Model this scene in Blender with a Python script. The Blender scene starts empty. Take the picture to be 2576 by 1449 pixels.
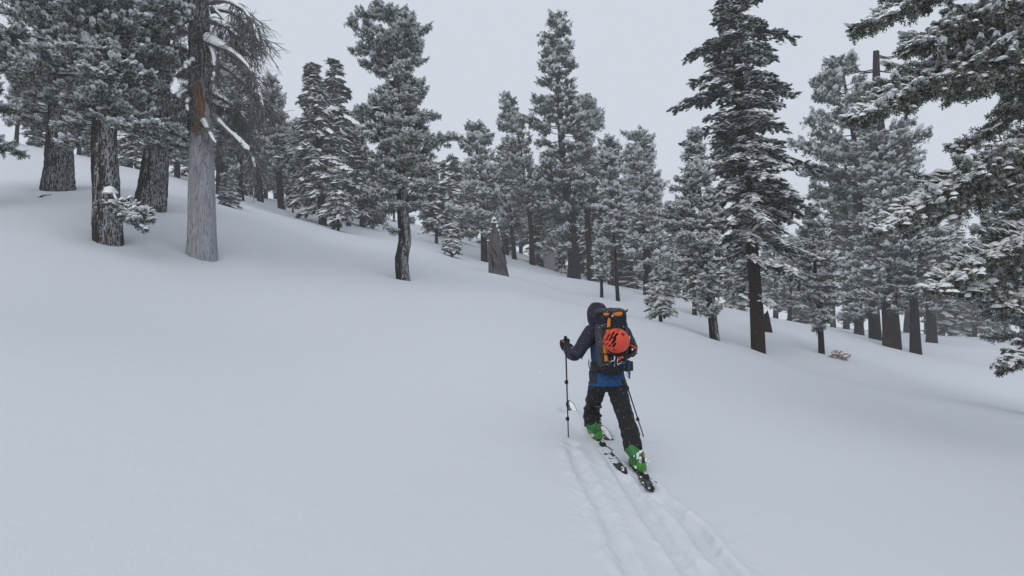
import bpy, bmesh, math, random
import numpy as np
from mathutils import Vector, Matrix

S = bpy.context.scene
COL = S.collection
rng = np.random.default_rng(7)
random.seed(7)

# ------------------------------------------------------------------ camera, sky, sun, exposure
F_PX = 1574.0                      # focal length for a 2576 px wide picture
PITCH = math.atan(54.5 / F_PX)     # looking slightly up
cam_d = bpy.data.cameras.new('camera')
cam_d.sensor_width = 36.0
cam_d.lens = 36.0 * F_PX / 2576.0
cam_d.clip_start = 0.05
cam_d.clip_end = 3000
cam = bpy.data.objects.new('camera', cam_d)
COL.objects.link(cam)
cam.location = (0, 0, 0)
cam.rotation_euler = (math.pi / 2 + PITCH, 0, 0)
S.camera = cam

SUN_ELEV, SUN_AZ = math.radians(34), math.radians(200)
world = bpy.data.worlds.new('World')
S.world = world
world.use_nodes = True
wn, wl = world.node_tree.nodes, world.node_tree.links
wn.clear()
w_out = wn.new('ShaderNodeOutputWorld')
w_bg = wn.new('ShaderNodeBackground')
w_sky = wn.new('ShaderNodeTexSky')
w_sky.sky_type = 'NISHITA'
w_sky.sun_disc = False
w_sky.sun_elevation = SUN_ELEV
w_sky.sun_rotation = SUN_AZ
w_sky.air_density = 1.0
w_sky.dust_density = 3.0
w_mix = wn.new('ShaderNodeMix')
w_mix.data_type = 'RGBA'
w_mix.inputs[0].default_value = 0.93          # the cloud deck hides nearly all of the blue
w_mix.inputs[7].default_value = (7.5, 8.02, 8.85, 1)   # even overcast
wl.new(w_sky.outputs[0], w_mix.inputs[6])
wl.new(w_mix.outputs[2], w_bg.inputs[0])
w_bg.inputs[1].default_value = 0.10
wl.new(w_bg.outputs[0], w_out.inputs[0])

sun_d = bpy.data.lights.new('sun', 'SUN')
sun_d.energy = 0.9
sun_d.angle = math.radians(65)
sun_d.color = (1.0, 0.96, 0.91)
sun = bpy.data.objects.new('sun', sun_d)
COL.objects.link(sun)
sun.rotation_euler = (math.radians(90) - SUN_ELEV, 0, math.radians(180) - SUN_AZ)

S.view_settings.view_transform = 'Standard'
S.view_settings.look = 'None'
S.view_settings.gamma = 1
S.view_settings.use_curve_mapping = False
S.view_settings.exposure = -0.13
S.render.engine = 'CYCLES'
S.cycles.use_denoising = True
S.cycles.max_bounces = 6
S.cycles.diffuse_bounces = 4
S.cycles.glossy_bounces = 2
S.cycles.transmission_bounces = 2
S.cycles.volume_bounces = 1
S.cycles.transparent_max_bounces = 4

# ------------------------------------------------------------------ pixel -> place helpers (surveying the photograph)
CT, ST = math.cos(PITCH), math.sin(PITCH)
def W(px, py, d):
    """point at forward distance d seen at pixel (px, py) of the 2576 px wide picture"""
    u = (px - 1288.0) / F_PX
    v = -(py - 724.5) / F_PX
    dx, dy, dz = u, CT - v * ST, ST + v * CT
    k = d / dy
    return np.array([dx * k, d, dz * k])

def link(o, parent=None):
    COL.objects.link(o)
    if parent is not None:
        o.parent = parent
    return o

def empty(name, loc, label, cat, group=None, kind=None):
    o = bpy.data.objects.new(name, None)
    o.location = tuple(loc)
    o.empty_display_size = 0.2
    link(o)
    tag(o, label, cat, group, kind)
    return o

def tag(o, label=None, cat=None, group=None, kind=None):
    if label: o['label'] = label
    if cat: o['category'] = cat
    if group: o['group'] = group
    if kind: o['kind'] = kind
    return o

def mesh_np(name, verts, faces_list, mats, parent=None, origin=(0, 0, 0), smooth=False, frost=None, matidx=None, kind=None):
    """faces_list: list of int arrays (n,k).  verts in world coordinates, stored relative to origin."""
    v = np.asarray(verts, dtype=np.float32) - np.asarray(origin, dtype=np.float32)
    me = bpy.data.meshes.new(name)
    me.vertices.add(len(v))
    me.vertices.foreach_set('co', v.ravel())
    tot = np.concatenate([np.full(len(f), f.shape[1], np.int32) for f in faces_list])
    idx = np.concatenate([np.asarray(f, np.int32).ravel() for f in faces_list])
    starts = np.concatenate([[0], np.cumsum(tot)[:-1]]).astype(np.int32)
    me.loops.add(len(idx))
    me.loops.foreach_set('vertex_index', idx)
    me.polygons.add(len(tot))
    me.polygons.foreach_set('loop_start', starts)
    me.polygons.foreach_set('loop_total', tot)
    if matidx is not None:
        me.polygons.foreach_set('material_index', np.asarray(matidx, np.int32))
    if frost is not None:
        a = me.attributes.new('frost', 'FLOAT', 'POINT')
        a.data.foreach_set('value', np.asarray(frost, np.float32))
    me.update(calc_edges=True)
    if smooth:
        me.polygons.foreach_set('use_smooth', np.ones(len(tot), bool))
    for m in (mats if isinstance(mats, (list, tuple)) else [mats]):
        me.materials.append(m)
    o = bpy.data.objects.new(name, me)
    link(o, parent)
    if parent is None:
        o.location = tuple(origin)
    if kind: o['kind'] = kind
    return o

# ------------------------------------------------------------------ materials
def new_mat(name):
    m = bpy.data.materials.new(name)
    m.use_nodes = True
    nt = m.node_tree
    return m, nt, nt.nodes['Principled BSDF']

def nd(nt, kind, **kw):
    n = nt.nodes.new(kind)
    for k, v in kw.items():
        setattr(n, k, v)
    return n

def coords(nt, scale=(1, 1, 1)):
    t = nd(nt, 'ShaderNodeTexCoord')
    mp = nd(nt, 'ShaderNodeMapping')
    mp.inputs['Scale'].default_value = scale
    nt.links.new(t.outputs['Object'], mp.inputs[0])
    return mp.outputs[0]

def noise(nt, vec, scale, detail=4, rough=0.6, dist=0.0):
    n = nd(nt, 'ShaderNodeTexNoise')
    n.inputs['Scale'].default_value = scale
    n.inputs['Detail'].default_value = detail
    n.inputs['Roughness'].default_value = rough
    n.inputs['Distortion'].default_value = dist
    nt.links.new(vec, n.inputs['Vector'])
    return n.outputs[0]

def ramp(nt, fac, stops):
    r = nd(nt, 'ShaderNodeValToRGB')
    el = r.color_ramp.elements
    while len(el) < len(stops):
        el.new(0.5)
    for e, (p, c) in zip(el, stops):
        e.position = p
        e.color = (c[0], c[1], c[2], 1) if not np.isscalar(c) else (c, c, c, 1)
    nt.links.new(fac, r.inputs[0])
    return r.outputs[0]

def mixc(nt, fac, a, b):
    m = nd(nt, 'ShaderNodeMix', data_type='RGBA')
    for sock, v in ((m.inputs[0], fac), (m.inputs[6], a), (m.inputs[7], b)):
        if isinstance(v, (int, float)): sock.default_value = v
        elif isinstance(v, tuple): sock.default_value = (*v, 1)
        else: nt.links.new(v, sock)
    return m.outputs[2]

def maths(nt, op, a, b=None):
    m = nd(nt, 'ShaderNodeMath', operation=op)
    for i, v in enumerate((a, b)):
        if v is None: continue
        if isinstance(v, (int, float)): m.inputs[i].default_value = v
        else: nt.links.new(v, m.inputs[i])
    return m.outputs[0]

def bump(nt, bsdf, h, strength, dist):
    b = nd(nt, 'ShaderNodeBump')
    b.inputs['Strength'].default_value = strength
    b.inputs['Distance'].default_value = dist
    nt.links.new(h, b.inputs['Height'])
    nt.links.new(b.outputs[0], bsdf.inputs['Normal'])

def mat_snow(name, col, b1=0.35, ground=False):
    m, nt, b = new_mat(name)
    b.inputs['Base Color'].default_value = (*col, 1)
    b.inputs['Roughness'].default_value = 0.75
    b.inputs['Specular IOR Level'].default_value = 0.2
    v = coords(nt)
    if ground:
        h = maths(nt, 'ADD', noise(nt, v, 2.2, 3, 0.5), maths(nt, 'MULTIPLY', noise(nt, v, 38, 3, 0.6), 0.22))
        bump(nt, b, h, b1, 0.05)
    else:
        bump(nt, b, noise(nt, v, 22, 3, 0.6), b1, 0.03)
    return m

def mat_plain(name, col, rough=0.7, metal=0.0, var=0.25, scale=30, bmp=0.15, spec=0.3, flecks=0.0):
    m, nt, b = new_mat(name)
    v = coords(nt)
    n = noise(nt, v, scale, 4, 0.6)
    c = mixc(nt, n, tuple(x * (1 - var) for x in col), tuple(min(1, x * (1 + var)) for x in col))
    if flecks > 0:
        f = noise(nt, v, 85, 1, 0.4)
        c = mixc(nt, ramp(nt, f, [(0.77 - flecks, 0), (0.79 - flecks, 1)]), c, (0.75, 0.77, 0.8))
    nt.links.new(c, b.inputs['Base Color'])
    b.inputs['Roughness'].default_value = rough
    b.inputs['Metallic'].default_value = metal
    b.inputs['Specular IOR Level'].default_value = spec
    if bmp: bump(nt, b, n, bmp, 0.01)
    return m

def mat_bark(name, dark, light, rime=0.5, side=(0.75, -0.6, 0.25)):
    """furrowed bark with snow blown into the furrows of its windward side"""
    m, nt, b = new_mat(name)
    v = coords(nt, (11, 11, 2.6))
    vo = nd(nt, 'ShaderNodeTexVoronoi', feature='DISTANCE_TO_EDGE')
    vo.inputs['Scale'].default_value = 1.6
    wv = nd(nt, 'ShaderNodeVectorMath', operation='ADD')
    dn = nd(nt, 'ShaderNodeTexNoise')
    dn.inputs['Scale'].default_value = 2.5
    nt.links.new(v, dn.inputs['Vector'])
    nt.links.new(v, wv.inputs[0]); nt.links.new(dn.outputs['Color'], wv.inputs[1])
    nt.links.new(wv.outputs[0], vo.inputs['Vector'])
    plate = ramp(nt, vo.outputs['Distance'], [(0.02, 0), (0.22, 1)])
    fine = noise(nt, v, 4.0, 5, 0.65)
    c = mixc(nt, maths(nt, 'MULTIPLY', plate, fine), dark, light)
    g = nd(nt, 'ShaderNodeNewGeometry')
    dt = nd(nt, 'ShaderNodeVectorMath', operation='DOT_PRODUCT')
    nt.links.new(g.outputs['True Normal'], dt.inputs[0])
    dt.inputs[1].default_value = side
    patch = noise(nt, v, 0.55, 4, 0.6)
    s = maths(nt, 'ADD', maths(nt, 'MULTIPLY', dt.outputs['Value'], 0.34), patch)
    s = maths(nt, 'ADD', s, maths(nt, 'MULTIPLY', maths(nt, 'SUBTRACT', 0.45, plate), 0.42))
    s = maths(nt, 'ADD', s, maths(nt, 'MULTIPLY', noise(nt, v, 5.5, 2, 0.5), 0.3))
    k = ramp(nt, s, [(1.16 - 0.30 * rime, 0), (1.25 - 0.30 * rime, 0.8)])
    c = mixc(nt, k, c, (0.50, 0.52, 0.55))
    nt.links.new(c, b.inputs['Base Color'])
    b.inputs['Roughness'].default_value = 0.9
    b.inputs['Specular IOR Level'].default_value = 0.15
    bump(nt, b, maths(nt, 'ADD', plate, maths(nt, 'MULTIPLY', fine, 0.5)), 0.8, 0.05)
    return m

def mat_needles(name, green, rime, lo=0.15, hi=0.9):
    m, nt, b = new_mat(name)
    a = nd(nt, 'ShaderNodeAttribute', attribute_name='frost')
    k = ramp(nt, a.outputs['Fac'], [(lo, 0), (hi, 1)])
    c = mixc(nt, k, green, rime)
    nt.links.new(c, b.inputs['Base Color'])
    b.inputs['Roughness'].default_value = 0.8
    b.inputs['Specular IOR Level'].default_value = 0.15
    return m

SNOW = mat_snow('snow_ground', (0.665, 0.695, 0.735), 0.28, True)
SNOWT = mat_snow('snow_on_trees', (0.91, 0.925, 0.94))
BARK = mat_bark('bark_dark', (0.012, 0.010, 0.010), (0.055, 0.045, 0.042), 0.35)
BARK_RIME = mat_bark('bark_rimed', (0.012, 0.010, 0.010), (0.055, 0.042, 0.038), 0.55)
BARK_BROWN = mat_bark('bark_brown', (0.016, 0.011, 0.010), (0.085, 0.060, 0.052), 0.545)
BARK_RED = mat_bark('bark_red_brown', (0.018, 0.011, 0.009), (0.080, 0.047, 0.036), 0.12)
LIMB = mat_bark('limb_bark', (0.014, 0.012, 0.012), (0.07, 0.062, 0.058), 0.6, (0.1, -0.2, 0.9))
ND_RIME = mat_needles('needles_rimed', (0.030, 0.041, 0.035), (0.66, 0.70, 0.675), .22, 1.0)
ND_MID = mat_needles('needles_half_rimed', (0.026, 0.036, 0.031), (0.53, 0.57, 0.55), .25, 1.0)
ND_GREEN = mat_needles('needles_green', (0.020, 0.031, 0.025), (0.27, 0.31, 0.285), 0.22, 1.0)
ND_OLIVE = mat_needles('needles_olive', (0.035, 0.038, 0.026), (0.38, 0.41, 0.36), 0.2, 1.0)

# ------------------------------------------------------------------ the snow slope
PL_A, PL_B, PL_C = -2.1, -0.194, 160.0 / F_PX
def soft(t, k=170.0): return k * np.tanh(t / k)
def waves(x, y):
    z = 0.10 * np.sin(x * 0.41 + y * 0.23 + 0.7) + 0.08 * np.sin(-x * 0.27 + y * 0.55 + 2.1) + 0.05 * np.sin(x * 0.9 + 1.3 + 0.4 * np.sin(y * 0.3))
    r = np.sqrt(x * x + y * y)
    return z * np.clip((r - 9.0) / 16.0, 0, 1) ** 2
def plane(x, y):
    return PL_A + PL_B * soft(x) + PL_C * soft(y) + waves(x, y)
def polar(x, y):
    r = np.sqrt(x * x + y * y + 1.0)
    return np.stack([np.arctan2(x, y) / 0.30, np.log(r) / 0.44], -1), r
GP = {'q': None, 'w': None}
def gp_fit(pts):
    P = np.array(pts)
    q, r = polar(P[:, 0], P[:, 1])
    t = (P[:, 2] - plane(P[:, 0], P[:, 1])) / r * F_PX
    K = np.exp(-0.5 * ((q[:, None] - q[None]) ** 2).sum(-1))
    GP['q'] = q
    GP['w'] = np.linalg.solve(K + np.eye(len(q)) * 0.008, t)
def ground(x, y):
    x = np.asarray(x, float); y = np.asarray(y, float)
    sh = x.shape
    xf, yf = x.ravel(), y.ravel()
    q, r = polar(xf, yf)
    out = np.zeros(len(xf))
    for i in range(0, len(xf), 20000):
        qq = q[i:i + 20000]
        K = np.exp(-0.5 * ((qq[:, None] - GP['q'][None]) ** 2).sum(-1))
        out[i:i + 20000] = K @ GP['w']
    return (plane(xf, yf) + out * r / F_PX).reshape(sh)

def g1(x, y): return float(ground(np.array([x]), np.array([y]))[0])
def seat(px, py):
    """where the ray through a pixel meets the snow"""
    lo, hi = 1.5, 120.0
    ds = np.exp(np.linspace(math.log(lo), math.log(hi), 600))
    P = np.array([W(px, py, d) for d in ds])
    g = ground(P[:, 0], P[:, 1])
    k = np.argmax(P[:, 2] < g) if (P[:, 2] < g).any() else len(ds) - 1
    return np.array([P[k, 0], P[k, 1], g[k]])
# ------------------------------------------------------------------ tree data read off the photograph (2576 px wide)
def mp(ax, kx, ky):
    return lambda x, y: (ax + kx * x, ky * y)
I_ = lambda x, y: (x, y)
mC = mp(817.6, .4907, .4907)
m3 = mp(1069.0, .5206, .5206)
m4 = mp(1572.0, .6076, .6076)
m5 = mp(1949.6, .6511, .6511)
m6 = lambda x, y: (1446.5 + .1953 * x, 566 + .1953 * y)

TREES = []
def T(label, d, m, axis, w, rows, kind='pine', nb=70, **kw):
    ax = [m(*p) for p in axis]
    rr = [(m(0, r[0])[1], m(r[1], r[0])[0], m(r[2], r[0])[0]) for r in rows]
    TREES.append(dict(label=label, d=d, axis=ax, w=w, rows=rr, kind=kind, nb=nb, **kw))

T('big snow-laden pine with rimed needles and a broken low bough on its trunk', 17.6, I_,
  [(272, 612), (269, 500), (265, 380), (262, 200), (258, 0), (255, -250)], 66,
  [(-250, 150, 370), (-100, 90, 420), (0, 60, 420), (60, 60, 412), (110, 100, 410), (170, 30, 395), (230, 14, 400), (300, 90, 440), (345, 170, 470), (375, 150, 400), (410, 190, 350)],
  nb=105, needles=ND_RIME, bark=BARK_BROWN, snow=.5, detail=True, q=1.08, front=1.0)
T('thick trunked pine up the slope behind the twisted twig, left of the big snow-laden pine', 24.0, I_,
  [(145, 473), (150, 360), (152, 0), (152, -220)], 62,
  [(-250, 0, 300), (0, -60, 270), (100, -40, 270), (200, -10, 250), (300, 50, 235), (350, 80, 225), (378, 100, 205)],
  nb=60, needles=ND_RIME, bark=BARK_RIME, snow=.35, detail=True, flare=1.3, q=1.15, front=1.0)
T('dark leaning pine with flared rimed base between the big snow-laden pine and the snag', 23.0, I_,
  [(376, 522), (391, 400), (400, 200), (404, 0), (406, -220)], 62,
  [(-220, 320, 490), (0, 300, 510), (60, 310, 500), (130, 330, 480), (200, 335, 475), (260, 330, 470), (330, 320, 465), (380, 340, 450), (430, 380, 475), (470, 400, 470)],
  nb=74, needles=ND_MID, bark=BARK_RIME, snow=.35, detail=True, flare=1.35, q=1.12, front=.9)
T('pine at the left edge of the photo with only its boughs in view', 19.0, I_,
  [(-150, 560), (-150, 300), (-150, -200)], 60,
  [(-200, -260, 80), (0, -260, 60), (100, -260, 50), (200, -260, 20), (300, -250, 60), (360, -250, 80), (415, -250, 70)],
  nb=60, needles=ND_MID, snow=.35, detail=True, q=1.2)

# the stand up the slope between the snag and the central pine
T('slim dark conifer just right of the snag behind its drooping dead branches', 44, I_,
  [(605, 501), (602, 300), (598, 110)], 17, [(110, 590, 606), (200, 572, 630), (300, 560, 645), (400, 552, 655), (460, 565, 640)], nb=60, needles=ND_MID, snow=.35)
T('shaded conifer directly behind the snag trunk with its base hidden', 42, I_,
  [(553, 478), (550, 300), (548, 90)], 20, [(90, 535, 560), (200, 505, 590), (320, 490, 610), (440, 500, 600)], nb=50, needles=ND_MID, snow=.35)
T('narrow conifer with snowy skirt between the snag and the bare lower trunk pine', 52, I_,
  [(655, 508), (650, 400), (645, 245)], 17, [(245, 640, 650), (300, 625, 668), (380, 610, 685), (450, 612, 690)], nb=55, needles=ND_MID, snow=.4)
T('open crowned pine with dark bare lower trunk left of the snow-plastered fir', 50, I_,
  [(709, 527), (700, 430), (690, 330), (682, 200)], 20, [(200, 672, 690), (240, 650, 712), (300, 640, 722), (370, 640, 725), (430, 645, 730), (465, 675, 720)], nb=64, needles=ND_MID, snow=.35)
T('broad snow-plastered fir with drooping white boughs left of the central pine', 44, I_,
  [(812, 572), (800, 350), (786, 165)], 22, [(165, 783, 789), (200, 770, 802), (250, 752, 818), (330, 738, 850), (420, 732, 880), (500, 730, 892), (558, 745, 880)], 'fir', nb=110, needles=ND_MID, snow=.75)
T('young snow-covered fir standing in front of the broad snow-plastered fir', 41, I_,
  [(851, 577), (850, 500), (850, 430)], 7, [(430, 848, 852), (480, 834, 868), (520, 826, 876), (570, 820, 882)], 'fir', nb=40, needles=ND_MID, snow=.7)
T('slender dark fir with pointed top rising behind the broad snow-plastered fir', 52, I_,
  [(868, 566), (852, 350), (840, 155)], 18, [(155, 837, 843), (200, 818, 862), (260, 808, 872), (330, 800, 888), (400, 805, 910), (540, 830, 920)], 'fir', nb=90, needles=ND_GREEN, snow=.45)
T('short dark fir in the gap left of the central pine trunk', 50, I_,
  [(912, 570), (908, 470), (905, 370)], 14, [(370, 900, 910), (430, 880, 935), (500, 870, 950), (560, 872, 955)], 'fir', nb=60, needles=ND_GREEN, snow=.3)

T('tall irregular pine standing alone in the middle of the slope with curved rime-streaked trunk', 25.0, mC,
  [(400, 1421), (394, 1330), (410, 1230), (400, 1100), (395, 900), (392, 780), (370, 680), (380, 560), (366, 450), (365, 330), (350, 150), (310, 60), (290, 12)], 38,
  [(12, 270, 310), (40, 225, 400), (80, 150, 490), (150, 140, 490), (220, 85, 560), (285, 70, 540), (320, 110, 480), (345, 260, 440), (375, 290, 560), (420, 250, 540), (470, 270, 520), (500, 250, 550), (540, 130, 490), (590, 130, 590), (650, 150, 560), (720, 200, 640), (780, 230, 650), (850, 190, 590), (930, 165, 590), (1020, 185, 580), (1100, 230, 510), (1165, 225, 480), (1240, 350, 470)],
  nb=125, needles=ND_RIME, bark=BARK_RIME, snow=.5, detail=True, flare=1.0, updown=.6, q=.88, front=1.0)
T('small snow-covered sapling on the slope right of the central pine', 42, I_,
  [(1137, 639), (1137, 600), (1136, 568)], 4, [(568, 1134, 1138), (595, 1126, 1147), (620, 1122, 1151), (636, 1124, 1150)], 'fir', nb=34, needles=ND_RIME, snow=.75)
T('snowy cone-shaped fir in the gap right of the central pine', 64, I_,
  [(1140, 600), (1138, 500), (1135, 395)], 13, [(395, 1133, 1138), (430, 1118, 1152), (500, 1102, 1170), (585, 1098, 1176)], 'fir', nb=66, needles=ND_MID, snow=.55)
T('low dark fir tucked behind the right side of the central pine', 56, I_,
  [(1098, 606), (1098, 540), (1096, 470)], 9, [(470, 1093, 1099), (520, 1075, 1120), (600, 1062, 1132)], 'fir', nb=44, needles=ND_GREEN, snow=.35)
T('round topped pine behind the broken stump on the left of its crown', 50, m3,
  [(288, 1253), (280, 1050), (270, 850), (245, 700), (238, 600)], 19,
  [(600, 228, 262), (640, 185, 310), (700, 175, 345), (760, 195, 330), (850, 165, 350), (950, 155, 350), (1050, 145, 360), (1130, 150, 350), (1180, 200, 330)], nb=84, needles=ND_MID, snow=.4)
T('thin windswept leaning pine with sparse top right of the broken stump', 56, m3,
  [(520, 1306), (512, 1100), (496, 950), (472, 800), (450, 650), (425, 560), (400, 475)], 15,
  [(475, 355, 442), (550, 338, 445), (600, 335, 462), (650, 340, 492), (720, 390, 510), (800, 345, 520), (900, 360, 540), (1000, 400, 570), (1100, 480, 545)], nb=78, needles=ND_RIME, snow=.25, updown=.5)
T('small pine with short bare trunk close to the right of the broken stump', 60, m3,
  [(432, 1272), (420, 1100), (400, 900), (388, 700)], 13, [(700, 365, 410), (800, 345, 440), (900, 345, 470), (1000, 350, 480), (1100, 345, 470), (1170, 390, 460)], nb=60, needles=ND_MID, snow=.35)
T('tallest dark fir-like pine in the middle with rounded tip against the sky', 52, m3,
  [(721, 1357), (715, 1150), (692, 950), (670, 800), (655, 600), (645, 400), (640, 200), (640, 84)], 31,
  [(84, 612, 672), (130, 572, 722), (180, 555, 720), (212, 535, 735), (270, 560, 700), (310, 552, 712), (370, 525, 750), (430, 500, 752), (520, 495, 775), (600, 485, 800), (700, 510, 800), (800, 515, 800), (900, 535, 800), (1000, 555, 770), (1100, 585, 770), (1200, 615, 700), (1260, 620, 690), (1300, 640, 700)],
  nb=130, needles=ND_GREEN, bark=BARK, snow=.28, flare=1.3, detail=False, dead=14)
T('frosty pale topped pine pressed against the right of the tallest tree', 57, m3,
  [(803, 1372), (790, 1150), (780, 900), (775, 700), (785, 560), (800, 478)], 21,
  [(478, 755, 830), (560, 720, 832), (630, 700, 862), (700, 690, 830), (780, 690, 850), (880, 710, 890), (1000, 735, 890), (1100, 735, 830)], nb=90, needles=ND_RIME, bark=BARK_RED, snow=.3)
T('young thin pine with snowy stem, left one of the close pair behind the skier', 38, m6,
  [(345, 962), (340, 600), (330, 300), (325, 60)], 9, [(60, 300, 360), (300, 290, 370), (560, 285, 400), (640, 290, 420), (780, 310, 410)], nb=36, needles=ND_RIME, snow=.45)
T('young thin pine with bushy white crown, right one of the close pair behind the skier', 37, m3,
  [(932, 1452), (920, 1250), (897, 900), (886, 670)], 10.5,
  [(670, 860, 918), (750, 850, 942), (850, 838, 952), (950, 840, 982), (1050, 838, 988), (1150, 850, 985), (1225, 880, 990)], nb=80, needles=ND_MID, snow=.6)
T('shadowed pine with dark trunk standing behind the pair of young thin pines', 56, m3,
  [(901, 1372), (890, 1150), (880, 900), (870, 780)], 19, [(780, 850, 890), (900, 830, 930), (1050, 830, 960), (1180, 850, 960)], nb=56, needles=ND_GREEN, snow=.3)
T('wide snowy pine with forked top between the thin pair and the leaning snow-laden pine', 47, m3,
  [(1078, 1402), (1070, 1200), (1060, 900), (1035, 780), (1055, 665)], 24,
  [(665, 955, 1108), (720, 945, 1102), (780, 938, 1112), (850, 940, 1162), (900, 930, 1168), (1000, 950, 1165), (1100, 955, 1168), (1200, 965, 1168), (1300, 1000, 1168), (1385, 1015, 1125)], nb=120, needles=ND_RIME, snow=.5)
T('small snow-covered fir sapling on the open snow right of the skier', 28.5, m6,
  [(1105, 1240), (1090, 1000), (1130, 700), (1140, 545)], 10,
  [(545, 1115, 1160), (640, 1000, 1190), (700, 1010, 1250), (800, 970, 1240), (950, 945, 1210), (1030, 935, 1240), (1110, 915, 1285), (1200, 990, 1275), (1240, 1040, 1240)], 'fir', nb=56, needles=ND_RIME, snow=.85, q=.95)
T('snow-laden leaning pine pressed against the left of the big dark fir', 23.6, m4,
  [(372, 1411), (350, 1200), (322, 950), (305, 750), (290, 555)], 24,
  [(555, 280, 300), (600, 262, 315), (650, 240, 335), (700, 185, 345), (760, 178, 355), (850, 160, 385), (930, 172, 395), (1020, 168, 405), (1100, 190, 415), (1170, 220, 425), (1220, 240, 390), (1330, 290, 360), (1370, 300, 385)], nb=125, needles=ND_MID, bark=BARK_RIME, snow=.7, detail=True, q=1.06)
T('thin snowy stem left of the leaning snow-laden pine', 36, m4,
  [(288, 1312), (288, 1150), (288, 980)], 12, [(980, 270, 305), (1100, 250, 325), (1200, 240, 335), (1270, 260, 320)], nb=34, needles=ND_MID, snow=.6)
T('biggest dark green fir in front on the right with red-brown lower trunk', 24.9, m4,
  [(551, 1437), (541, 1200), (520, 950), (500, 750), (490, 550), (470, 300), (460, 50), (455, -90)], 34,
  [(-90, 430, 480), (-30, 400, 520), (0, 370, 560), (40, 325, 545), (100, 375, 590), (160, 330, 650), (190, 278, 640), (240, 300, 600), (300, 305, 610), (350, 258, 690), (420, 290, 640), (490, 232, 710), (560, 330, 690), (630, 330, 700), (720, 360, 742), (800, 350, 755), (870, 365, 745), (950, 378, 752), (1040, 415, 755), (1130, 430, 765), (1190, 400, 760), (1240, 415, 765), (1290, 560, 745)],
  'fir', nb=150, needles=ND_GREEN, bark=BARK_RED, snow=.68, detail=True, flare=1.12)
T('young slim pine with dark bare stem standing by itself right of the biggest dark fir', 28, m5,
  [(180, 1366), (172, 1200), (160, 1100), (150, 950), (140, 795)], 15,
  [(795, 130, 152), (850, 118, 185), (900, 98, 242), (980, 108, 245), (1060, 108, 262), (1150, 95, 255), (1220, 150, 225), (1310, 165, 275)], nb=75, needles=ND_MID, snow=.55)
T('windswept hazy pine with pale frosted top, left one of the right-hand clump', 47, m5,
  [(386, 1322), (375, 1100), (350, 850), (316, 600), (282, 400), (255, 222)], 30,
  [(222, 200, 330), (270, 168, 335), (340, 148, 350), (400, 145, 370), (480, 102, 400), (560, 88, 400), (640, 98, 400), (700, 108, 400), (780, 148, 420), (860, 140, 420), (950, 235, 420), (1050, 255, 410), (1150, 255, 385), (1230, 280, 370)], nb=150, needles=ND_MID, snow=.3)
T('stout dark tree with broken bare top standing in the middle of the right-hand clump', 42, m5,
  [(450, 1337), (440, 1100), (430, 800), (416, 600), (396, 400), (390, 198)], 42,
  [(300, 350, 482), (400, 325, 482), (500, 328, 610), (560, 328, 645), (650, 340, 560), (750, 345, 560), (850, 345, 600), (950, 340, 640), (1050, 268, 570), (1130, 320, 520), (1195, 330, 500), (1240, 380, 470)], nb=140, needles=ND_MID, bark=BARK_RED, snow=.4, brokentop=True)
T('dark leaning trunk with drooping boughs, right one of the right-hand clump', 41, m5,
  [(545, 1360), (535, 1150), (512, 1000), (488, 840)], 27, [(840, 450, 610), (950, 430, 700), (1050, 450, 690), (1150, 480, 650)], nb=60, needles=ND_GREEN, bark=BARK, snow=.45)
T('small shaded pine at the back left of the right-hand clump', 56, m5,
  [(325, 1302), (322, 1150), (315, 960)], 24, [(960, 290, 340), (1060, 255, 372), (1200, 245, 385), (1270, 260, 370)], nb=44, needles=ND_GREEN, snow=.4)
T('short trunked tree half hidden behind the right side of the right-hand clump', 58, m5,
  [(605, 1317), (600, 1150), (590, 860)], 27, [(860, 560, 700), (980, 560, 720), (1100, 560, 710), (1230, 560, 650)], nb=56, needles=ND_GREEN, snow=.4)
T('faded fir in the fog between the right-hand clump and the overhanging boughs', 88, m5,
  [(690, 1302), (690, 1100), (690, 850)], 16, [(850, 680, 700), (930, 650, 735), (1050, 640, 755), (1250, 635, 755)], 'fir', nb=60, needles=ND_MID, snow=.4)
T('bluish shaded pine behind the overhanging boughs on the right edge of the photo', 19, I_,
  [(2640, 1054), (2640, 700), (2630, 430), (2620, 250)], 60,
  [(380, 2540, 2720), (470, 2450, 2760), (540, 2420, 2790), (600, 2480, 2790), (700, 2470, 2800), (760, 2450, 2800), (830, 2440, 2800), (880, 2435, 2800), (935, 2510, 2780)], nb=70, needles=ND_MID, snow=.3, detail=True, q=1.15)
# ------------------------------------------------------------------ snow slope mesh
def bez(pts, n):
    """smooth curve through the given points"""
    pts = np.asarray(pts, float)
    if len(pts) < 3:
        return pts[0] + (pts[-1] - pts[0]) * np.linspace(0, 1, n)[:, None]
    P = np.vstack([2 * pts[0] - pts[1], pts, 2 * pts[-1] - pts[-2]])
    out = []
    for u in np.linspace(0, len(pts) - 1 - 1e-6, n):
        i = int(u); t = u - i
        p0, p1, p2, p3 = P[i], P[i + 1], P[i + 2], P[i + 3]
        out.append(.5 * ((2 * p1) + (-p0 + p2) * t + (2 * p0 - 5 * p1 + 4 * p2 - p3) * t * t + (-p0 + 3 * p1 - 3 * p2 + p3) * t ** 3))
    return np.array(out)

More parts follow.
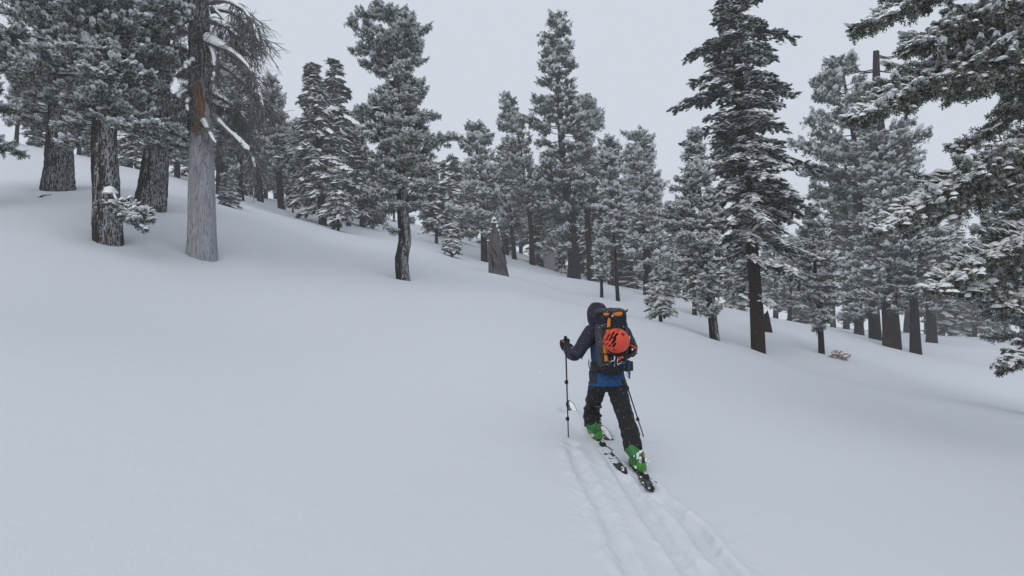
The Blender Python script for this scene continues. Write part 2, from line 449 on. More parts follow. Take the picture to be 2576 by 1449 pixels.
SKI_PTS = [W(1499, 1100, 7.35), W(1610, 1180, 6.6), W(1575, 1190, 6.42), W(1638, 1230, 6.05), W(1432, 1112, 7.15),
           W(1621, 1102, 7.75), W(1440, 1030, 8.2), W(1518, 1082, 7.75)]
SNAG_D, STUMP_D = 19.2, 37.0
ctrl = []
for t in TREES:
    ctrl.append(W(*t['axis'][0], t['d']))
ctrl += SKI_PTS
ctrl += [W(508, 642, SNAG_D), W(1255, 694, STUMP_D), W(578, 528, 33), W(1382, 669, 60), W(1930, 822, 33), W(2112, 905, 27.5), W(112, 495, 19.5)]
for (px, py) in [(100, 1400), (700, 1400), (1300, 1400), (1700, 1440), (2300, 1400), (1000, 1000), (500, 1000), (2100, 1100), (0, 900), (2500, 1150)]:
    v, u = py - 779.0, px - 1288.0
    ctrl.append(W(px, py, 3306.0 / (v - .194 * u + 160)))
gp_fit(ctrl)

# ski and pole tracks: pixel courses on the snow
def course(px):
    return np.array([seat(x, y)[:2] for x, y in px])
CA = course([(1436, 1125), (1452, 1166), (1485, 1233), (1526, 1312), (1555, 1374), (1584, 1429), (1606, 1475)])
CB = course([(1509, 1112), (1540, 1155), (1567, 1197), (1596, 1242), (1631, 1292), (1669, 1347), (1710, 1400), (1745, 1447), (1772, 1490)])
CC = course([(1606, 1190), (1637, 1236), (1668, 1264), (1701, 1289), (1745, 1327), (1789, 1388), (1842, 1447), (1880, 1495)])
def seg_dist(x, y, C):
    best = np.full(x.shape, 1e9); along = np.zeros(x.shape); side = np.zeros(x.shape)
    acc = 0.0
    for a, b in zip(C[:-1], C[1:]):
        d = b - a; L = np.hypot(*d)
        t = np.clip(((x - a[0]) * d[0] + (y - a[1]) * d[1]) / L ** 2, 0, 1)
        px_, py_ = a[0] + t * d[0] - x, a[1] + t * d[1] - y
        ds = np.hypot(px_, py_)
        m = ds < best
        best[m] = ds[m]; along[m] = (acc + t * L)[m]
        side[m] = np.sign(px_ * d[1] - py_ * d[0])[m]
        acc += L
    return best, along, side
bootL, bootR = W(1500, 1101, 7.28) - np.array([0, 0, .014]), W(1607, 1181, 6.60) - np.array([0, 0, .014])
tailL, tailR = W(1573, 1190, 6.42), W(1639, 1233, 6.02)
tipL, tipR = W(1430, 1007, 8.22), W(1512, 1069, 7.72)
def ski_curve(tail, boot, tip, n=40):
    e = np.array([0, 0, 1.])
    return bez([tail, boot * .55 + tail * .45 - e * .002, boot, boot * .45 + tip * .55 - e * .055, tip - (tip - boot) * .16 - e * .045, tip], n)
def _lat(i, j, s):
    n = (i * 374761393 + j * 668265263 + int(s * 1000) * 144665) & 0x7fffffff
    n = ((n ^ (n >> 13)) * 1274126177) & 0x7fffffff
    return ((n ^ (n >> 16)) & 0xffff) / 32767.5 - 1.0
def hashn(x, y, f, s):
    """smooth value noise, about -1..1"""
    X, Y = x * f * .8 + s * 7.3, y * f * .8 - s * 3.1
    i, j = np.floor(X).astype(np.int64), np.floor(Y).astype(np.int64)
    u, v = X - i, Y - j
    u, v = u * u * (3 - 2 * u), v * v * (3 - 2 * v)
    return (_lat(i, j, s) * (1 - u) + _lat(i + 1, j, s) * u) * (1 - v) + (_lat(i, j + 1, s) * (1 - u) + _lat(i + 1, j + 1, s) * u) * v
WELLS = [(*W(*t['axis'][0], t['d'])[:2], t['w'] * .5 * t['d'] / F_PX) for t in TREES if t['d'] < 50] + [(*W(508, 642, SNAG_D)[:2], .45), (*W(1255, 694, STUMP_D)[:2], .6)]
def snow_top(x, y):
    z = ground(x, y)
    r = np.sqrt(x * x + y * y)
    for fx, fy, fr in WELLS:
        m = (np.abs(x - fx) < 4) & (np.abs(y - fy) < 4)
        if m.any():
            dd = np.hypot(x[m] - fx, y[m] - fy)
            z[m] += -.10 * np.exp(-(dd / (fr + .35)) ** 2) + .03 * np.exp(-((dd - fr - 1.0) / .55) ** 2)
    near = (r < 9.5) & (x > -0.5) & (x < 3.2)
    if near.any():
        xn, yn = x[near], y[near]
        dz = np.zeros(xn.shape)
        wob = 0.010 * hashn(xn, yn, 3.1, 1.0) + 0.012 * hashn(xn, yn, 15.0, 2.0)
        for C, dep, wid, rim in ((CA, .035, .05, .014), (CB, .066, .075, .02), (CC, .075, .08, .022)):
            d, al, sd = seg_dist(xn, yn, C)
            d = d + wob
            fade = np.clip(al / 0.15, 0, 1)
            g = 1.0 / (1.0 + np.exp(np.clip((d - wid) / 0.009, -40, 40)))
            dz -= dep * g * fade
            dz += rim * np.exp(-((d - wid - .06) / .05) ** 2) * fade * (0.7 + 0.6 * hashn(xn, yn, 7.0, 3.0))
        # crumbs thrown beside the tracks
        dB, alB, _ = seg_dist(xn, yn, CB); dC, alC, sC = seg_dist(xn, yn, CC); dA, alA, _ = seg_dist(xn, yn, CA)
        reach = np.exp(-(np.minimum(np.minimum(dB, dC), dA) / 0.26) ** 2) * np.clip(np.maximum(alB, alC) / 0.3, 0, 1)
        lump = np.maximum(0, hashn(xn, yn, 13.0, 5.0) * 0.6 + hashn(xn, yn, 27.0, 7.0) * 0.7 - 0.30)
        dz += 0.028 * lump * reach
        # dimple where each pole plants
        for px, py in ((1433, 1114), (1622, 1104)):
            p = seat(px, py)
            dd = np.hypot(xn - p[0] - .03, yn - p[1] + .03)
            dz -= 0.06 * np.exp(-(dd / .055) ** 2)
        zn = z[near] + dz
        # the skis: snow lies level with the rear half, covers the front, opens round the lifted tip
        for (ta, bo, ti), off in (((tailL, bootL, tipL), (-.004, .012, .016, .05, .05, .02, -.17)), ((tailR, bootR, tipR), (-.03, -.014, -.004, .05, .05, -.03, -.15))):
            C = ski_curve(ta, bo, ti)
            cx = C[:, :2]
            d2 = ((xn[:, None] - cx[None, :, 0]) ** 2 + (yn[:, None] - cx[None, :, 1]) ** 2)
            k = d2.argmin(1); d = np.sqrt(d2.min(1))
            s_ = k / 39.0
            o_ = np.interp(s_, [0, .2, .42, .53, .64, .76, 1.0], off) + (.014 * hashn(xn, yn, 19.0, 4.0) + .008 * hashn(xn, yn, 40.0, 1.0)) * (s_ < .62)
            w = np.exp(-(d / .10) ** 4)
            zn = zn * (1 - w) + (C[k, 2] + o_) * w
        z[near] = zn
    return z

def build_ground():
    th = np.concatenate([np.arange(-180, -48, 4.0), np.arange(-48, 2, .5), np.arange(2, 24, .2), np.arange(24, 48, .5), np.arange(48, 180, 4.0)])
    th = np.radians(th)
    rr = [0.35]
    while rr[-1] < 330:
        r = rr[-1]
        k = 1.005 if 3.4 < r < 8.6 else (1.012 if r < 60 else 1.03)
        if r < 3.4: k = 1.05
        rr.append(r * k)
    rr = np.array(rr)
    TH, RR = np.meshgrid(th, rr)
    X, Y = np.sin(TH) * RR, np.cos(TH) * RR
    Z = snow_top(X, Y)
    # a hollow round each trunk foot
    n, k = X.shape
    V = np.stack([X.ravel(), Y.ravel(), Z.ravel()], -1)
    V = np.vstack([V, [[0, 0, float(Z[0].mean())]]])
    i = np.arange(n - 1)[:, None] * k
    j = np.arange(k)[None, :]
    j2 = (j + 1) % k
    quads = np.stack([i + j, i + k + j, i + k + j2, i + j2], -1).reshape(-1, 4)[:, ::-1]
    tri = np.stack([np.full(k, n * k), np.arange(k), (np.arange(k) + 1) % k], -1)[:, ::-1]
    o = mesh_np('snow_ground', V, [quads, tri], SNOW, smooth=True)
    tag(o, 'smooth white snow slope with a fresh ski track', None, None, 'structure')
    return V
GV = build_ground()

# ------------------------------------------------------------------ foliage templates
def unit(v): return v / np.linalg.norm(v, axis=-1, keepdims=True)
def tpl_pine(n, seed):
    """a rounded tuft: needle bundles fanning out from the twig end"""
    r = np.random.default_rng(seed)
    V, F, K = [], [], []
    for i in range(n):
        th = math.acos(1 - (i + .5) / n * 1.45)
        ph = i * 2.39996 + r.uniform(-.3, .3)
        d = np.array([math.cos(th), math.sin(th) * math.cos(ph), math.sin(th) * math.sin(ph)])
        p = np.cross(d, r.normal(size=3)); p /= np.linalg.norm(p)
        L = r.uniform(.7, 1.2); w = r.uniform(.12, .25) * (14 / n) ** .45
        b = len(V)
        if i % 2:
            V += [d * .05, d * L + p * w, d * L * .92 - p * w]; K += [.05, 1., 1.]
        else:
            V += [d * .2 + p * w, d * .2 - p * w, d * L * 1.12]; K += [.2, .2, 1.]
        F.append([b, b + 1, b + 2])
    return np.array(V), np.array(F), np.array(K)
def tpl_fir(n, seed):
    r = np.random.default_rng(seed)
    V, F, K = [], [], []
    for i in range(n):
        s = (i // 2 + .5) / (n / 2)
        side = 1 if i % 2 else -1
        a = math.radians(r.uniform(35, 60))
        o = np.array([-.45 + 1.25 * s, 0, 0])
        d = np.array([math.cos(a), side * math.sin(a), r.uniform(-.12, .35)])
        L = (.80 - .4 * s) * r.uniform(.8, 1.15); w = .17 * (12 / n) ** .5
        q = np.array([-d[1], d[0], r.uniform(-.5, .5)])
        b = len(V)
        V += [o + q * w, o + d * L, o - q * w]; K += [.15, 1., .15]
        F.append([b, b + 1, b + 2])
    b = len(V)
    V += [[-.5, .05, 0], [-.5, -.05, 0], [1.0, 0, .05]]
    F.append([b, b + 1, b + 2]); K += [.1, .1, .9]
    return np.array(V), np.array(F), np.array(K)
def tpl_cap(seed, n=6):
    r = np.random.default_rng(seed)
    V = [[0, 0, .78 * r.uniform(.85, 1.1)]]
    for rad, z in ((.62, .58), (1.0, .05)):
        for i in range(n):
            a = 2 * math.pi * (i + .5 * (rad < .9)) / n
            k = rad * r.uniform(.8, 1.15)
            V.append([k * math.cos(a), k * math.sin(a), z + r.uniform(-.1, .1)])
    F = []
    for i in range(n):
        j = (i + 1) % n
        F.append([0, 1 + i, 1 + j])
        F += [[1 + i, 1 + n + i, 1 + j], [1 + j, 1 + n + i, 1 + n + j]]
    return np.array(V), np.array(F)
def tpl_cap1(seed, n=5):
    r = np.random.default_rng(seed)
    V = [[0, 0, .75]]
    for i in range(n):
        a = 2 * math.pi * i / n; k = r.uniform(.85, 1.15)
        V.append([k * math.cos(a), k * math.sin(a), r.uniform(-.05, .2)])
    return np.array(V), np.array([[0, 1 + i, 1 + (i + 1) % n] for i in range(n)])
PINE_N = [tpl_pine(13, s) for s in range(5)]
PINE_M = [tpl_pine(10, 10 + s) for s in range(5)]
PINE_F = [tpl_pine(7, 20 + s) for s in range(5)]
FIR_N = [tpl_fir(12, 40 + s) for s in range(5)]
FIR_M = [tpl_fir(10, 50 + s) for s in range(5)]
FIR_F = [tpl_fir(8, 60 + s) for s in range(5)]
CAPS = [tpl_cap(80 + s, 6) for s in range(5)]
CAPS_M = [tpl_cap(90 + s, 4) for s in range(5)]
CAPS_F = [tpl_cap1(95 + s, 5) for s in range(5)]

def place_tufts(P, D, Sz, tpls, r):
    """instance needle tufts as plain geometry: returns verts, quads, frost"""
    n = len(P)
    if n == 0: return np.zeros((0, 3)), np.zeros((0, 3), int), np.zeros(0)
    D = unit(D)
    up = np.tile([0., 0., 1.], (n, 1)) + r.normal(0, .25, (n, 3))
    Yv = unit(np.cross(up, D)); Zv = np.cross(D, Yv)
    M = np.stack([D, Yv, Zv], -1) * Sz[:, None, None]
    which = r.integers(0, len(tpls), n)
    fr = r.uniform(.35, 1.05, n)
    vs, fs, ks = [], [], []
    off = 0
    for k, (V, F, K) in enumerate(tpls):
        m = which == k
        c = int(m.sum())
        if not c: continue
        v = np.einsum('nij,vj->nvi', M[m], V) + P[m][:, None]
        vs.append(v.reshape(-1, 3))
        fs.append((F[None] + (np.arange(c) * len(V))[:, None, None] + off).reshape(-1, 3))
        ks.append((K[None] * fr[m][:, None]).ravel())
        off += c * len(V)
    return np.concatenate(vs), np.concatenate(fs), np.concatenate(ks)

def place_caps(P, D, Sx, Sy, Sz, tpls, r):
    n = len(P)
    if n == 0: return np.zeros((0, 3)), np.zeros((0, 3), int)
    H = D.copy(); slope = D[:, 2:3] / np.maximum(np.linalg.norm(D[:, :2], axis=1, keepdims=True), .2)
    H[:, 2] = 0; H = unit(H + 1e-6)
    Yv = np.stack([-H[:, 1], H[:, 0], np.zeros(n)], -1)
    Hx = H.copy(); Hx[:, 2] = np.clip(slope[:, 0], -.8, .8)
    Zv = np.tile([0., 0., 1.], (n, 1))
    M = np.stack([Hx * Sx[:, None], Yv * Sy[:, None], Zv * Sz[:, None]], -1)
    which = r.integers(0, len(tpls), n)
    vs, fs = [], []
    off = 0
    for k, (V, F) in enumerate(tpls):
        m = which == k
        c = int(m.sum())
        if not c: continue
        v = np.einsum('nij,vj->nvi', M[m], V) + P[m][:, None]
        vs.append(v.reshape(-1, 3))
        fs.append((F[None] + (np.arange(c) * len(V))[:, None, None] + off).reshape(-1, 3))
        off += c * len(V)
    return np.concatenate(vs), np.concatenate(fs)

def tube(pts, rad, n=6, cap=True, squash=None):
    pts = np.asarray(pts, float); k = len(pts)
    rad = np.broadcast_to(np.asarray(rad, float), (k,))
    t = np.gradient(pts, axis=0); t = unit(t + 1e-12)
    ref = np.array([0, 0, 1.]) if abs(t[:, 2]).mean() < .8 else np.array([0, 1., 0])
    a = unit(np.cross(ref, t)); b = np.cross(t, a)
    th = np.arange(n) * 2 * math.pi / n
    V = pts[:, None] + rad[:, None, None] * (np.cos(th)[None, :, None] * a[:, None] + np.sin(th)[None, :, None] * b[:, None])
    V = V.reshape(-1, 3)
    i = np.arange(k - 1)[:, None] * n; j = np.arange(n)[None]
    j2 = (j + 1) % n
    Q = np.stack([i + j, i + j2, i + n + j2, i + n + j], -1).reshape(-1, 4)
    if cap:
        V = np.vstack([V, pts[:1], pts[-1:]])
        j = np.arange(n); j2 = (j + 1) % n
        c0 = np.stack([np.full(n, k * n), j2, j, j], -1)[:, [0, 1, 2]]
        c1 = np.stack([np.full(n, k * n + 1), (k - 1) * n + j, (k - 1) * n + j2], -1)
        return V, Q, np.vstack([c0, c1])
    return V, Q, np.zeros((0, 3), int)

class Acc:
    """collects pieces into one mesh"""
    def __init__(s): s.v, s.q, s.t, s.fr, s.mq, s.mt, s.n = [], [], [], [], [], [], 0
    def add(s, V, Q=None, Tr=None, frost=None, mat=0):
        if len(V) == 0: return
        s.v.append(np.asarray(V, float))
        if Q is not None and len(Q): s.q.append(np.asarray(Q) + s.n); s.mq.append(np.full(len(Q), mat))
        if Tr is not None and len(Tr): s.t.append(np.asarray(Tr) + s.n); s.mt.append(np.full(len(Tr), mat))
        s.fr.append(np.zeros(len(V)) if frost is None else np.asarray(frost))
        s.n += len(V)
    def build(s, name, mats, parent=None, origin=(0, 0, 0), smooth=False, kind=None):
        if s.n == 0: return None
        fl, mi = [], []
        if s.q: fl.append(np.concatenate(s.q)); mi += s.mq
        if s.t: fl.append(np.concatenate(s.t)); mi += s.mt
        return mesh_np(name, np.concatenate(s.v), fl, mats, parent, origin, smooth, np.concatenate(s.fr), np.concatenate(mi), kind)

def trunk_mesh(axis, rad, r, n=22, k=44, rough=.07, sink=.5):
    """bark-ridged trunk along a curved axis; runs a little below the snow"""
    C = bez(axis, k)
    d0 = unit(C[0] - C[1])
    C = np.vstack([C[0] + d0 * sink, C])
    s = np.concatenate([[0], np.cumsum(np.linalg.norm(np.diff(C, axis=0), axis=1))])
    Rr = np.interp(s, np.linspace(sink, s[-1], len(rad)), rad)
    th = np.arange(n) * 2 * math.pi / n
    ph = r.uniform(0, 6.28, 6)
    V = []
    for i in range(len(C)):
        w = 1 + rough * (np.sin(5 * th + ph[0] + s[i] * .9) * .5 + np.sin(9 * th + ph[1] - s[i] * 1.7) * .6 + np.sin(3 * th + ph[2] + s[i] * .35) * .7) + rough * .6 * r.normal(0, .5, n)
        V.append(C[i] + Rr[i] * w[:, None] * np.stack([np.cos(th), np.sin(th), 0 * th], -1))
    V = np.concatenate(V); kk = len(C)
    i = np.arange(kk - 1)[:, None] * n; j = np.arange(n)[None]; j2 = (j + 1) % n
    Q = np.stack([i + j, i + j2, i + n + j2, i + n + j], -1).reshape(-1, 4)
    V = np.vstack([V, C[-1:]])
    jj = np.arange(n)
    top = np.stack([np.full(n, kk * n), (kk - 1) * n + jj, (kk - 1) * n + (jj + 1) % n], -1)
    return V, Q, top

# ------------------------------------------------------------------ boughs
def bough(path, st, r):
    """path: polyline of the limb.  Returns limb tube, tuft positions, directions, sizes."""
    n = 9
    C = bez(path, n)
    L = np.linalg.norm(np.diff(C, axis=0), axis=1).sum()
    tang = unit(np.gradient(C, axis=0))
    sp = st['sp']
    tw = sp * st.get('twsp', 1.5)
    cnt = max(5, int(2 * L * (1 - st['s0']) / tw))
    s = r.uniform(st['s0'], 1.0, cnt)
    pos = np.stack([np.interp(s, np.linspace(0, 1, n), C[:, i]) for i in range(3)], -1)
    tg = unit(np.stack([np.interp(s, np.linspace(0, 1, n), tang[:, i]) for i in range(3)], -1))
    lat = unit(np.cross(tg, np.tile([0., 0., 1.], (cnt, 1))))
    sg = r.choice([-1, 1], cnt)[:, None]
    ang = np.radians(r.uniform(*st['ang'], cnt))[:, None]
    d = unit(tg * np.cos(ang) + lat * sg * np.sin(ang) + np.stack([np.zeros(cnt)] * 2 + [r.normal(st['tup'], st['tsd'], cnt)], -1))
    lt = np.minimum((L * (1.12 - s) * st['twl'] + sp * 1.5) * r.uniform(.55, 1.05, cnt), st['twmax'])
    k = np.maximum(1, np.ceil(lt / (sp * st.get('along', 1.0))).astype(int))
    K = int(k.max())
    fr = (np.arange(K)[None] + .7) / k[:, None]
    ok = fr <= 1.02
    P = pos[:, None] + d[:, None] * (lt[:, None] * fr)[..., None]
    P[..., 2] += st['tdroop'] * (lt[:, None] * fr) ** 2
    P += r.normal(0, sp * .18, P.shape)
    D = np.broadcast_to(d[:, None], P.shape) + np.array([0, 0, st['dup']]) + r.normal(0, .22, P.shape)
    REL = (P[..., 2] - pos[:, None, 2])[ok] + .0
    P, D = P[ok], D[ok]
    e = bez(path, 40)[int(40 * max(.55, st['s0'])):]
    m = max(3, int(L * .45 / sp))
    idx = r.integers(0, len(e), m)
    P = np.vstack([P, e[idx] + r.normal(0, sp * .25, (m, 3))])
    D = np.vstack([D, unit(C[-1] - C[-3])[None] + np.array([0, 0, st['dup']]) + r.normal(0, .3, (m, 3))])
    REL = np.concatenate([REL, P[len(REL):, 2] * 0 + sp * .5])
    Sz = sp * st['size'] * r.uniform(.75, 1.2, len(P))
    rb = st['rb'] * (0.35 + .16 * L) * (1 - np.linspace(0, 1, n)) ** .8 + st['rb'] * .12
    # twig sticks
    sticks = (pos, pos + d * lt[:, None] * .8)
    return C, rb, P, D, Sz, sticks, REL

STY = {
    'pine': dict(s0=.26, ang=(25, 78), tup=.08, tsd=.30, twl=.45, twmax=1.3, tdroop=-.06, dup=.45, size=.84, rb=.05, twsp=.85, along=.8),
    'fir': dict(s0=.12, ang=(40, 65), tup=-.08, tsd=.10, twl=.42, twmax=1.1, tdroop=-.22, dup=-.02, size=1.25, rb=.035, twsp=1.0),
}

def add_bough_geo(acc_wood, acc_leaf, acc_snow, path, st, r, near, kind, snowp, wood_mat=0, leaf_mat=0):
    C, rb, P, D, Sz, sticks, REL = bough(path, st, r)
    V, Q, Tr = tube(C, rb, 6 if near else 4)
    acc_wood.add(V, Q, Tr, mat=wood_mat)
    if near:      # side twigs as thin three-sided sticks
        a, b = sticks
        w = st['rb'] * .22
        o1, o2, o3 = np.array([w, 0, 0]), np.array([-w * .5, w * .87, 0]), np.array([-w * .3, -w * .4, w])
        n = len(a)
        V = np.stack([a + o1, a + o2, a + o3, b], 1).reshape(-1, 3)
        base = np.arange(n)[:, None] * 4
        Tr = np.concatenate([base + np.array([[0, 1, 3]]), base + np.array([[1, 2, 3]]), base + np.array([[2, 0, 3]])])
        acc_wood.add(V, None, Tr, mat=wood_mat)
    inview = C[:, 2].min() / max(C[:, 1].mean(), 1) < .60
    dist = C[:, 1].mean()
    away = C[-1, 1] - C[0, 1] > .5 * np.linalg.norm(C[-1] - C[0])
    lev = 2 if (not inview or away) else (0 if dist < 21 else (1 if dist < 34 else 2))
    tp = ((PINE_N, PINE_M, PINE_F) if kind == 'pine' else (FIR_N, FIR_M, FIR_F))[lev]
    if not near: tp = PINE_F if kind == 'pine' else FIR_F
    V, Q, K = place_tufts(P, D, Sz, tp, r)
    acc_leaf.add(V, None, Q, frost=K, mat=leaf_mat)
    # snow resting on the upper side: likelier on tufts that lie high in their bough
    pr = 2.25 * snowp * np.clip(.85 + REL / (2.2 * st['sp']), .10, 1.9)
    m = r.uniform(size=len(P)) < pr
    Ps, Ds, Zs = P[m], D[m], Sz[m]
    f = 1.0 if kind == 'pine' else 1.05
    tc = (CAPS, CAPS_M, CAPS_F)[lev] if near else CAPS_F
    kx = r.uniform(.55, 1.05, len(Ps)) * f
    big = np.where(r.uniform(size=len(Ps)) < .08, 1.35, 1.0)
    if kind == 'pine':
        base = Ps + unit(Ds) * Zs[:, None] * .42 + np.array([0, 0, 1]) * (Zs * .34)[:, None]
        Vs, Ts = place_caps(base, Ds, Zs * kx * 1.08 * big, Zs * kx * .92 * big, Zs * kx * .78 * big, tc, r)
    else:
        base = Ps + np.array([0, 0, 1]) * (Zs * .10)[:, None]
        Vs, Ts = place_caps(base, Ds, Zs * kx * 1.2 * big, Zs * kx * .82 * big, Zs * kx * .42 * big, tc, r)
    acc_snow.add(Vs, None, Ts)
    # snow line along the bare inner limb
    if near and snowp > .2 and st.get('ribbon', True):
        m_ = max(3, int(len(C) * .55))
        top = C[1:m_ + 1] + np.array([0, 0, 1]) * (rb[1:m_ + 1] * .75)[:, None]
        V, Q, Tr = tube(top, rb[1:m_ + 1] * .8 + .006, 6)
        acc_snow.add(V, Q, Tr)

def heaps(sn, path, r, count, size, s0=.3, spread=.2):
    """lumps of snow piled along the upper side of a bough"""
    if count < 1: return
    C = bez(path, 40)
    L = np.linalg.norm(np.diff(C, axis=0), axis=1).sum()
    s_ = np.clip(r.beta(1.8, 1.3, count), s0, 1)
    X = np.linspace(0, 1, 40)
    tg = unit(np.gradient(C, axis=0))
    p = np.stack([np.interp(s_, X, C[:, i]) for i in range(3)], -1)
    t_ = np.stack([np.interp(s_, X, tg[:, i]) for i in range(3)], -1)
    lat = unit(np.cross(t_, np.tile([0, 0, 1.], (count, 1))))
    off = r.normal(0, spread, count) * (1.15 - s_)
    p = p + lat * off[:, None] + np.array([0, 0, 1]) * (size * r.uniform(.4, 1.0, count) - .3 * off ** 2)[:, None]
    sz = size * r.uniform(.6, 1.3, count)
    V, Tq = place_caps(p, t_ + lat * r.normal(0, .5, count)[:, None], sz * 1.2, sz * .85, sz * .65, CAPS, r)
    sn.add(V, None, Tq)

def build_tree(t, idx):
    r = np.random.default_rng(100 + idx)
    d, w = t['d'], t['w']
    ax = t['axis']
    foot = W(*ax[0], d)
    foot[2] = g1(foot[0], foot[1])
    A = [foot] + [W(x, y, d) for x, y in ax[1:]]
    A = np.array(A)
    mpp = d / F_PX
    kind = t['kind']
    near = d < 34
    r0 = w * .46 * mpp
    fl = t.get('flare', 1.1)
    Ltot = np.linalg.norm(np.diff(A, axis=0), axis=1).sum()
    n = 16
    tt = np.linspace(0, 1, n)
    endf = .36 if t.get('brokentop') else (.55 if ax[-1][1] < -50 else .05)
    rad = r0 * ((1 - tt) ** .75 * (1 - endf) + endf) * (1 + (fl - 1) * np.exp(-tt * Ltot / 1.3))
    name = 'pine_tree' if kind == 'pine' else 'fir_tree'
    o = empty(name, foot, t['label'], 'tree', t.get('group'))
    V, Q, Tr = trunk_mesh(A, rad, r, n=28 if near else 12, k=44 if near else 20, rough=.06)
    mesh_np('trunk', V, [Q, Tr], t.get('bark', BARK), o, foot, smooth=True)
    st = dict(STY[kind])
    st['sp'] = 3.4 * d / 626.0 * t.get('q', 1.0)
    st['rb'] *= min(1.0, .35 + r0 * 1.6)
    st['twmax'] = max(st['twmax'] * min(1, .5 + d / 60), st['sp'] * 2)
    rows = np.array(t['rows'])
    nb = int(t['nb'] * (1.05 if kind == 'pine' else 1.12))
    y0, y1 = rows[0, 0], rows[-1, 0]
    ys = np.sort(r.uniform(0, 1, nb) * .35 + (np.arange(nb) + .5) / nb * .65) * (y1 - y0) + y0
    ys = y0 + (np.clip(ys, y0, y1) - y0) ** .86 * (y1 - y0) ** .14
    if not t.get('brokentop'):
        ntop = int(nb * .22)
        ys[::max(1, nb // max(ntop, 1))] = y0 + (y1 - y0) * .24 * r.uniform(0, 1, len(ys[::max(1, nb // max(ntop, 1))])) ** 1.1
    axp = np.array(ax)[::-1]
    azs = np.arange(nb) * 2.39996 + r.uniform(-.5, .5, nb)
    wood, leaf, snow = Acc(), Acc(), Acc()
    updown = t.get('updown', .3)
    for i in range(nb):
        py = ys[i]
        ft = (py - y0) / max(1, (y1 - y0))            # 0 at the top, 1 at the crown's foot
        az = azs[i]
        xc = np.interp(py, axp[:, 1], axp[:, 0])
        xl, xr = np.interp(py, rows[:, 0], rows[:, 1]), np.interp(py, rows[:, 0], rows[:, 2])
        left, right = max(xc - xl, 3), max(xr - xc, 3)
        ca = math.cos(az)
        L = (left * (1 - ca) / 2 + right * (1 + ca) / 2) * mpp
        L *= .84 + .16 * math.sin(py * .045 + 1.7 * math.sin(az) + idx) + .12 * math.sin(py * .11 + 2 * az) + r.normal(0, .07 if kind == 'pine' else .13)
        if math.sin(az) < -.45: L *= t.get('front', .72)
        if py < -90 and i % 3: continue
        if abs(ca) < .5: L = min(L, 1.1 * .5 * (left + right) * mpp)
        L *= r.uniform(.85, 1.22) * (.97 if kind == 'pine' else 1.08)
        L = max(L, .12)
        if kind == 'pine':
            e0, cv = (1 - ft) * .62 - .27 + r.normal(0, .13) * (updown / .3), .10
        else:
            e0, cv = (1 - ft) * .45 - .30 + r.normal(0, .08), -.20
        pz = py + (L / mpp) * (e0 + cv) * .7
        if not t.get('brokentop'): pz = min(pz, py + (y1 - y0) * (.03 + .3 * ft))
        pz = min(pz, ax[0][1] - 6)
        at = np.array(W(np.interp(pz, axp[:, 1], axp[:, 0]), pz, d))
        h = np.array([math.cos(az), math.sin(az), 0]); lat = np.array([-h[1], h[0], 0])
        ss = np.linspace(0, 1, 6)
        wob = r.normal(0, .05) * L
        path = at + h * (L * ss)[:, None] + lat * (wob * np.sin(ss * 3.1))[:, None] + np.array([0, 0, 1]) * (L * (e0 * ss + cv * ss ** 2))[:, None]
        sp = t['snow'] * r.uniform(.5, 1.4)
        if kind == 'fir': sp *= .45 + .95 * ft
        else: sp *= .8 + .4 * ft
        if t.get('detail'):
            bl, sn = Acc(), Acc()
            add_bough_geo(bl, bl, sn, path, st, r, near, kind, sp, 0, 1)
            heaps(sn, path, r, int(L * 11 * sp * (.13 / st['sp']) * (1.3 if kind == 'pine' else .8)), st['sp'] * .85)
            b = bl.build('bough', [LIMB, t['needles']], o, foot)
            sn.build('snow', SNOWT, b, foot, smooth=True, kind='stuff')
        else:
            add_bough_geo(wood, leaf, snow, path, st, r, near, kind, sp)
    # the leader tuft at the very tip
    if not t.get('brokentop') and ax[-1][1] > -40:
        tip = A[-1]
        m = 46
        fr_ = r.uniform(0, 1, m) ** 1.3
        P = tip + r.normal(0, 1, (m, 3)) * np.stack([fr_ * .05 * Ltot * .35 + .3 * st['sp']] * 2 + [fr_ * 0 + st['sp'] * .3], -1) - np.array([0, 0, 1]) * (fr_ * .07 * Ltot)[:, None]
        V, Q, K = place_tufts(P, np.tile([0., 0., 1.], (m, 1)) + r.normal(0, .5, (m, 3)), np.full(m, st['sp'] * .9), PINE_F, r)
        leaf.add(V, None, Q, frost=K)
    for k in range(t.get('dead', 0)):        # bare dead limbs hanging along the trunk
        s_ = r.uniform(.06, .5)
        p = bez(A, 50)[int(s_ * 49)]
        az = r.uniform(0, 6.28); L = r.uniform(1.2, 3.0)
        h = np.array([math.cos(az), math.sin(az), 0])
        path = bez([p, p + h * L * .4 + np.array([0, 0, .1]), p + h * L * .7 - np.array([0, 0, L * .35]), p + h * L * .75 - np.array([0, 0, L * .8])], 10)
        V, Q, Tr = tube(path, np.linspace(.05, .015, 10), 5)
        wood.add(V, Q, Tr)
    if t.get('brokentop'):
        for k in range(7):
            p = A[-1] + (A[-2] - A[-1]) * r.uniform(.02, .5)
            az = [0.1, 3.0, 0.3, 2.8, 1.5, -.3, 3.4][k]; L = r.uniform(1.0, 2.3)
            h = np.array([math.cos(az), math.sin(az) * .5, 0])
            path = bez([p, p + h * L * .5 + np.array([0, 0, -.12]), p + h * L + np.array([0, 0, .05 * L])], 8)
            V, Q, Tr = tube(path, np.linspace(.06, .015, 8), 5)
            wood.add(V, Q, Tr)
            for q in range(5):
                s0 = path[3 + q % 5]
                e = s0 + h * L * .22 + r.normal(0, .16, 3)
                V, Q, Tr = tube(np.array([s0, (s0 + e) / 2 + r.normal(0, .03, 3), e]), [.022, .016, .008], 4)
                wood.add(V, Q, Tr)
